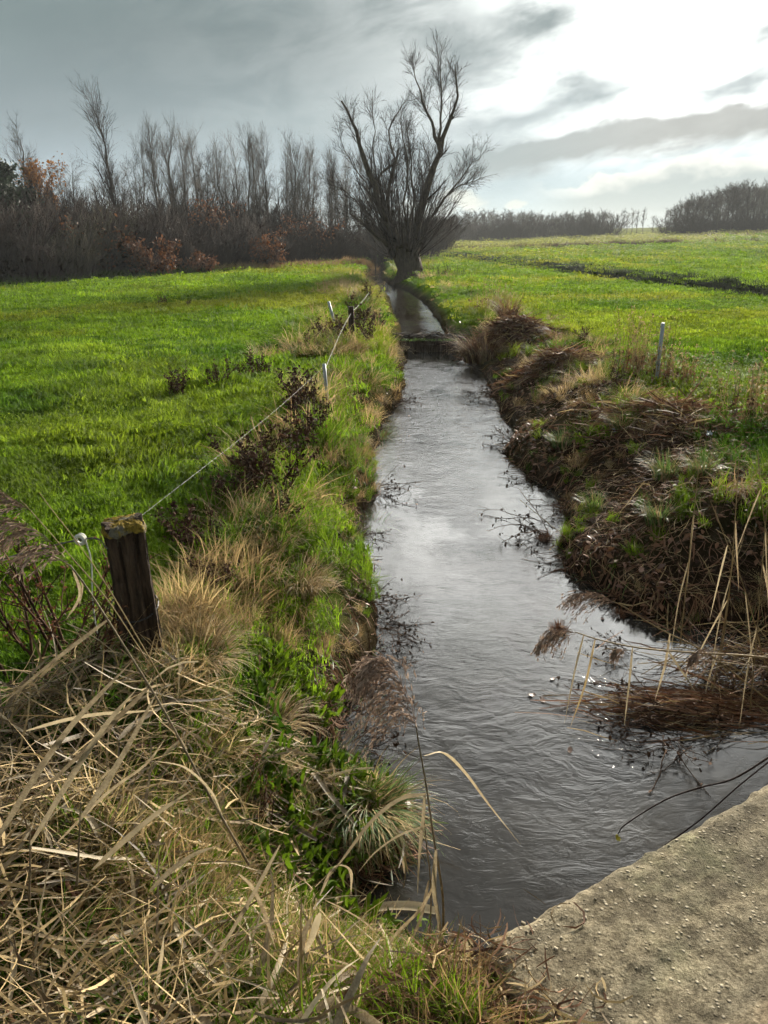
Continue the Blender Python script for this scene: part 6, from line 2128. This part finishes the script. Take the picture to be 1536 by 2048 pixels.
# ------------------------------------------------------------------ leaves and twigs on the water and the ground
def oak_leaf(rng, s=0.05):
    """lobed outline leaf, slightly cupped"""
    th = np.linspace(0, 2 * np.pi, 26, endpoint=False)
    r = (0.62 + 0.20 * np.cos(th * 9 + rng.uniform(0, 6))) * np.array([1.0])
    x = np.cos(th) * r * s
    y = np.sin(th) * r * s * 0.55
    z = 0.25 * s * (x / s) ** 2 + rng.normal(0, 0.03 * s, 26)
    V = np.concatenate([np.stack([x, y, z], -1), [(0, 0, -0.02 * s)]])
    T = [(i, (i + 1) % 26, 26) for i in range(26)]
    return V, T


def build_bits():
    rng = np.random.default_rng(77)
    # oak leaves: in the water and in the hollow left of the green tuft
    spots = [(1063, 1390, 0.045, 'w', 'brown oak leaf catching the current in mid stream'), (1085, 1400, 0.045, 'w', 'second oak leaf stuck behind the mid stream leaf'), (1105, 1358, 0.035, 'w', 'pale leaf on the water above the mid stream oak leaves'), (1140, 1500, 0.035, 'w', 'leaf at the riffle below the mid stream leaves'),
             (772, 977, 0.04, 'w', 'dark red leaf at the left water edge'), (818, 832, 0.05, 'w', 'orange leaf on the water below the thin rod'), (818, 872, 0.04, 'w', 'brown leaf just below the orange leaf on the water'), (1205, 1238, 0.035, 'w', 'pale leaf right of the russet water tuft'), (1300, 1395, 0.03, 'w', 'wet leaf at the left end of the reed mat'),
             (560, 1605, 0.05, 'g', 'brown oak leaf topmost in the dark hollow'), (590, 1625, 0.055, 'g', 'brown oak leaf in the middle of the dark hollow'), (620, 1615, 0.05, 'g', 'reddish oak leaf right in the dark hollow'), (540, 1640, 0.05, 'g', 'oak leaf at the left of the dark hollow'), (610, 1650, 0.05, 'g', 'oak leaf lowest in the dark hollow'), (645, 1640, 0.045, 'g', 'oak leaf touching the green tuft'), (575, 1660, 0.045, 'g', 'dark oak leaf half under the straw by the hollow'),
             (1290, 1080, 0.06, 'g', 'rusty leaf on the right bank above the reed stems'), (1200, 1155, 0.05, 'g', 'brown leaf at the right bank foot'), (1265, 1065, 0.05, 'g', 'pale brown leaf on the right bank litter')]
    for i, (u, v, s, k, lab) in enumerate(spots):
        q = at_z(u, v, WZ + 0.004 if k == 'w' else -0.12)
        z = WZ + 0.005 if k == 'w' else gz(q[0], q[1]) + 0.05
        V, T = oak_leaf(rng, s)
        o = MB().add(V, None, T, rng.random()).build('oak_leaf', MATS['wet_leaf'], None, True, (q[0], q[1], z))
        o.rotation_euler = (rng.normal(0, 0.2 if k == 'w' else 0.4), rng.normal(0, 0.15 if k == 'w' else 0.4), rng.uniform(0, 6.28))
        tag(o, lab, 'leaf', 'fallen oak leaves')
    # pale torn leaf floating in the dark corner
    p = spline(np.array([at_z(u, v, WZ + 0.012) for u, v in ((736, 1824), (772, 1812), (830, 1812), (872, 1822))]), 14)
    W = 0.020 * np.interp(np.linspace(0, 1, 14), [0, .25, .8, 1], [0.15, 0.9, 1.0, 0.7])
    o = MB().strips((p - p[0])[None], W[None], np.array((0.0, 1.0, 0.25)), 0.95, 0.2).build('floating_leaf', MATS['pale_leaf'], None, True, tuple(p[0]))
    tag(o, 'pale cream reed leaf floating in the dark corner of water', 'leaf')
    # bramble twig with the yellow leaf
    t = thing('bramble_twig', 'bare brown twig bending to the water with one yellow leaf at its tip', 'twig', tuple(at_y(1236, 1666, 2.62)))
    b = np.array(t.location)
    q = spline(np.array(Y((2.62, 2.45), (1236, 1668), (1252, 1648), (1330, 1600), (1400, 1575), (1470, 1556), (1560, 1500))), 24) - b
    MB().tubes(q[None], np.linspace(0.0022, 0.004, 24)[None], 6, 0.5).build('stem', MATS['twig_purple'], t)
    V, T = oak_leaf(np.random.default_rng(3), 0.035)
    m = principled('yellow_leaf', two_tone((0.16, 0.17, 0.02), (0.42, 0.38, 0.05), True, 30), rough=0.5, transl=0.3)
    lf = MB().add(V, None, T, 0.6).build('leaf', m, t)
    lf.location = (0.0, 0.0, -0.025)
    lf.rotation_euler = (1.0, 0.7, 0.5)
    o = spline(np.array(Y((2.4, 2.3), (1330, 1690), (1400, 1640), (1480, 1570), (1580, 1490))), 18)
    w = MB().tubes((o - o[0])[None], 0.003, 6, 0.5).build('bare_twig', MATS['twig_purple'], None, True, tuple(o[0]))
    tag(w, 'straight bare brown twig slanting up along the slab edge', 'twig')
    # small scraps on the heap by the rod
    for u, v, s, lab in ((1232, 836, 0.06, 'pale blue grey scrap on the broad litter heap'), (1275, 835, 0.05, 'small grey scrap beside the pale scrap on the heap'), (1418, 868, 0.07, 'bluish scrap at the right of the broad litter heap'), (1072, 655, 0.10, 'dark clod beside the tall reed heap')):
        q = at_z(u, v, 0.1)
        V, T = oak_leaf(rng, s)
        V[:, 2] += rng.normal(0, s * 0.15, len(V))
        mm = MATS.get('scrap') or principled('scrap', two_tone((0.30, 0.33, 0.36), (0.55, 0.58, 0.62), True, 20), rough=0.5)
        o = MB().add(V, None, T, 0.5).build('scrap', MATS['weed_brown'] if 'clod' in lab else mm, None, True, (q[0], q[1], gz(q[0], q[1]) + 0.07))
        o.rotation_euler = (0.5, 0.3, u)
        tag(o, lab, 'scrap')


build_bits()


# ------------------------------------------------------------------ dark rushes in the ditch and weed lines in the far fields
def build_lines():
    rng = np.random.default_rng(88)
    n = 1500
    s = rng.uniform(-0.02, 1.25, n)
    q = DA[None] + (DB - DA)[None] * s[:, None] + DNRM[None] * (rng.normal(0, 0.2, n) + 0.3)[:, None]
    keep = (rng.random(n) < 0.55 + 0.45 * sstep(q[:, 0], 4, 9))
    q = q[keep]
    n = len(q)
    pts = np.stack([q[:, 0], q[:, 1], ground_z(q[:, 0], q[:, 1]) - 0.02], -1)
    tint = np.array((0.024, 0.038, 0.012)) * rng.uniform(0.6, 1.7, (n, 1))
    sc = rng.uniform(0.9, 1.5, n)
    scatter('ditch_rushes', 'dark rushes filling the ditch between the right meadows', 'rushes', pts, euler(rng, n, 0.12), np.stack([sc * 1.6, sc * 1.6, sc * 0.95], -1), rng.integers(0, 5, n), tint, C_LONG)
    # two weedy strips across the rising far field
    P, T = [], []
    for a, b, ya, yb, n in (((880, 0), (1640, 0), 92, 74, 900), ((1180, 0), (1640, 0), 120, 98, 420)):
        f = rng.random(n)
        u = a[0] + (b[0] - a[0]) * f
        y = ya + (yb - ya) * f + rng.normal(0, 0.35, n)
        x = np.array([at_y(a_, 480, b_)[0] for a_, b_ in zip(u, y)])
        k = fbm(x * 0.16, y * 0 + 5, 3, 140) + rng.normal(0, .08, n) > 0.04
        x, y = x[k], y[k]
        P.append(np.stack([x, y, ground_z(x, y) - 0.02], -1))
        T.append(np.array((0.085, 0.060, 0.032)) * rng.uniform(0.5, 1.6, (len(x), 1)))
    P, T = np.concatenate(P), np.concatenate(T)
    n = len(P)
    sc = rng.uniform(1.0, 2.6, n)
    scatter('weed_strip', 'brownish weed strips across the rising far field', 'weeds', P, euler(rng, n, 0.15), np.stack([sc * 2, sc * 2, sc * 0.95], -1), rng.integers(0, 5, n), T, C_LONG)
    # dry fringe along the foot of the left wood
    n = 900
    A, Bp = np.array((-15.5, 33.4)), np.array((-1.0, 60.5))
    q = A[None] + (Bp - A)[None] * rng.random(n)[:, None] + rng.normal(0, 0.45, (n, 2))
    pts = np.stack([q[:, 0], q[:, 1], ground_z(q[:, 0], q[:, 1]) - 0.02], -1)
    f = sstep(q[:, 1], 40, 52)[:, None]
    tint = (np.array((0.05, 0.075, 0.022)) * (1 - f) + np.array((0.25, 0.17, 0.085)) * f) * rng.uniform(0.5, 1.3, (n, 1))
    sc = rng.uniform(0.8, 1.7, n)
    scatter('wood_fringe', 'rough dry grass fringe at the foot of the left wood', 'grass', pts, euler(rng, n, 0.25), np.stack([sc * 1.6, sc * 1.6, sc], -1), rng.integers(0, 5, n), tint, C_LONG)


build_lines()
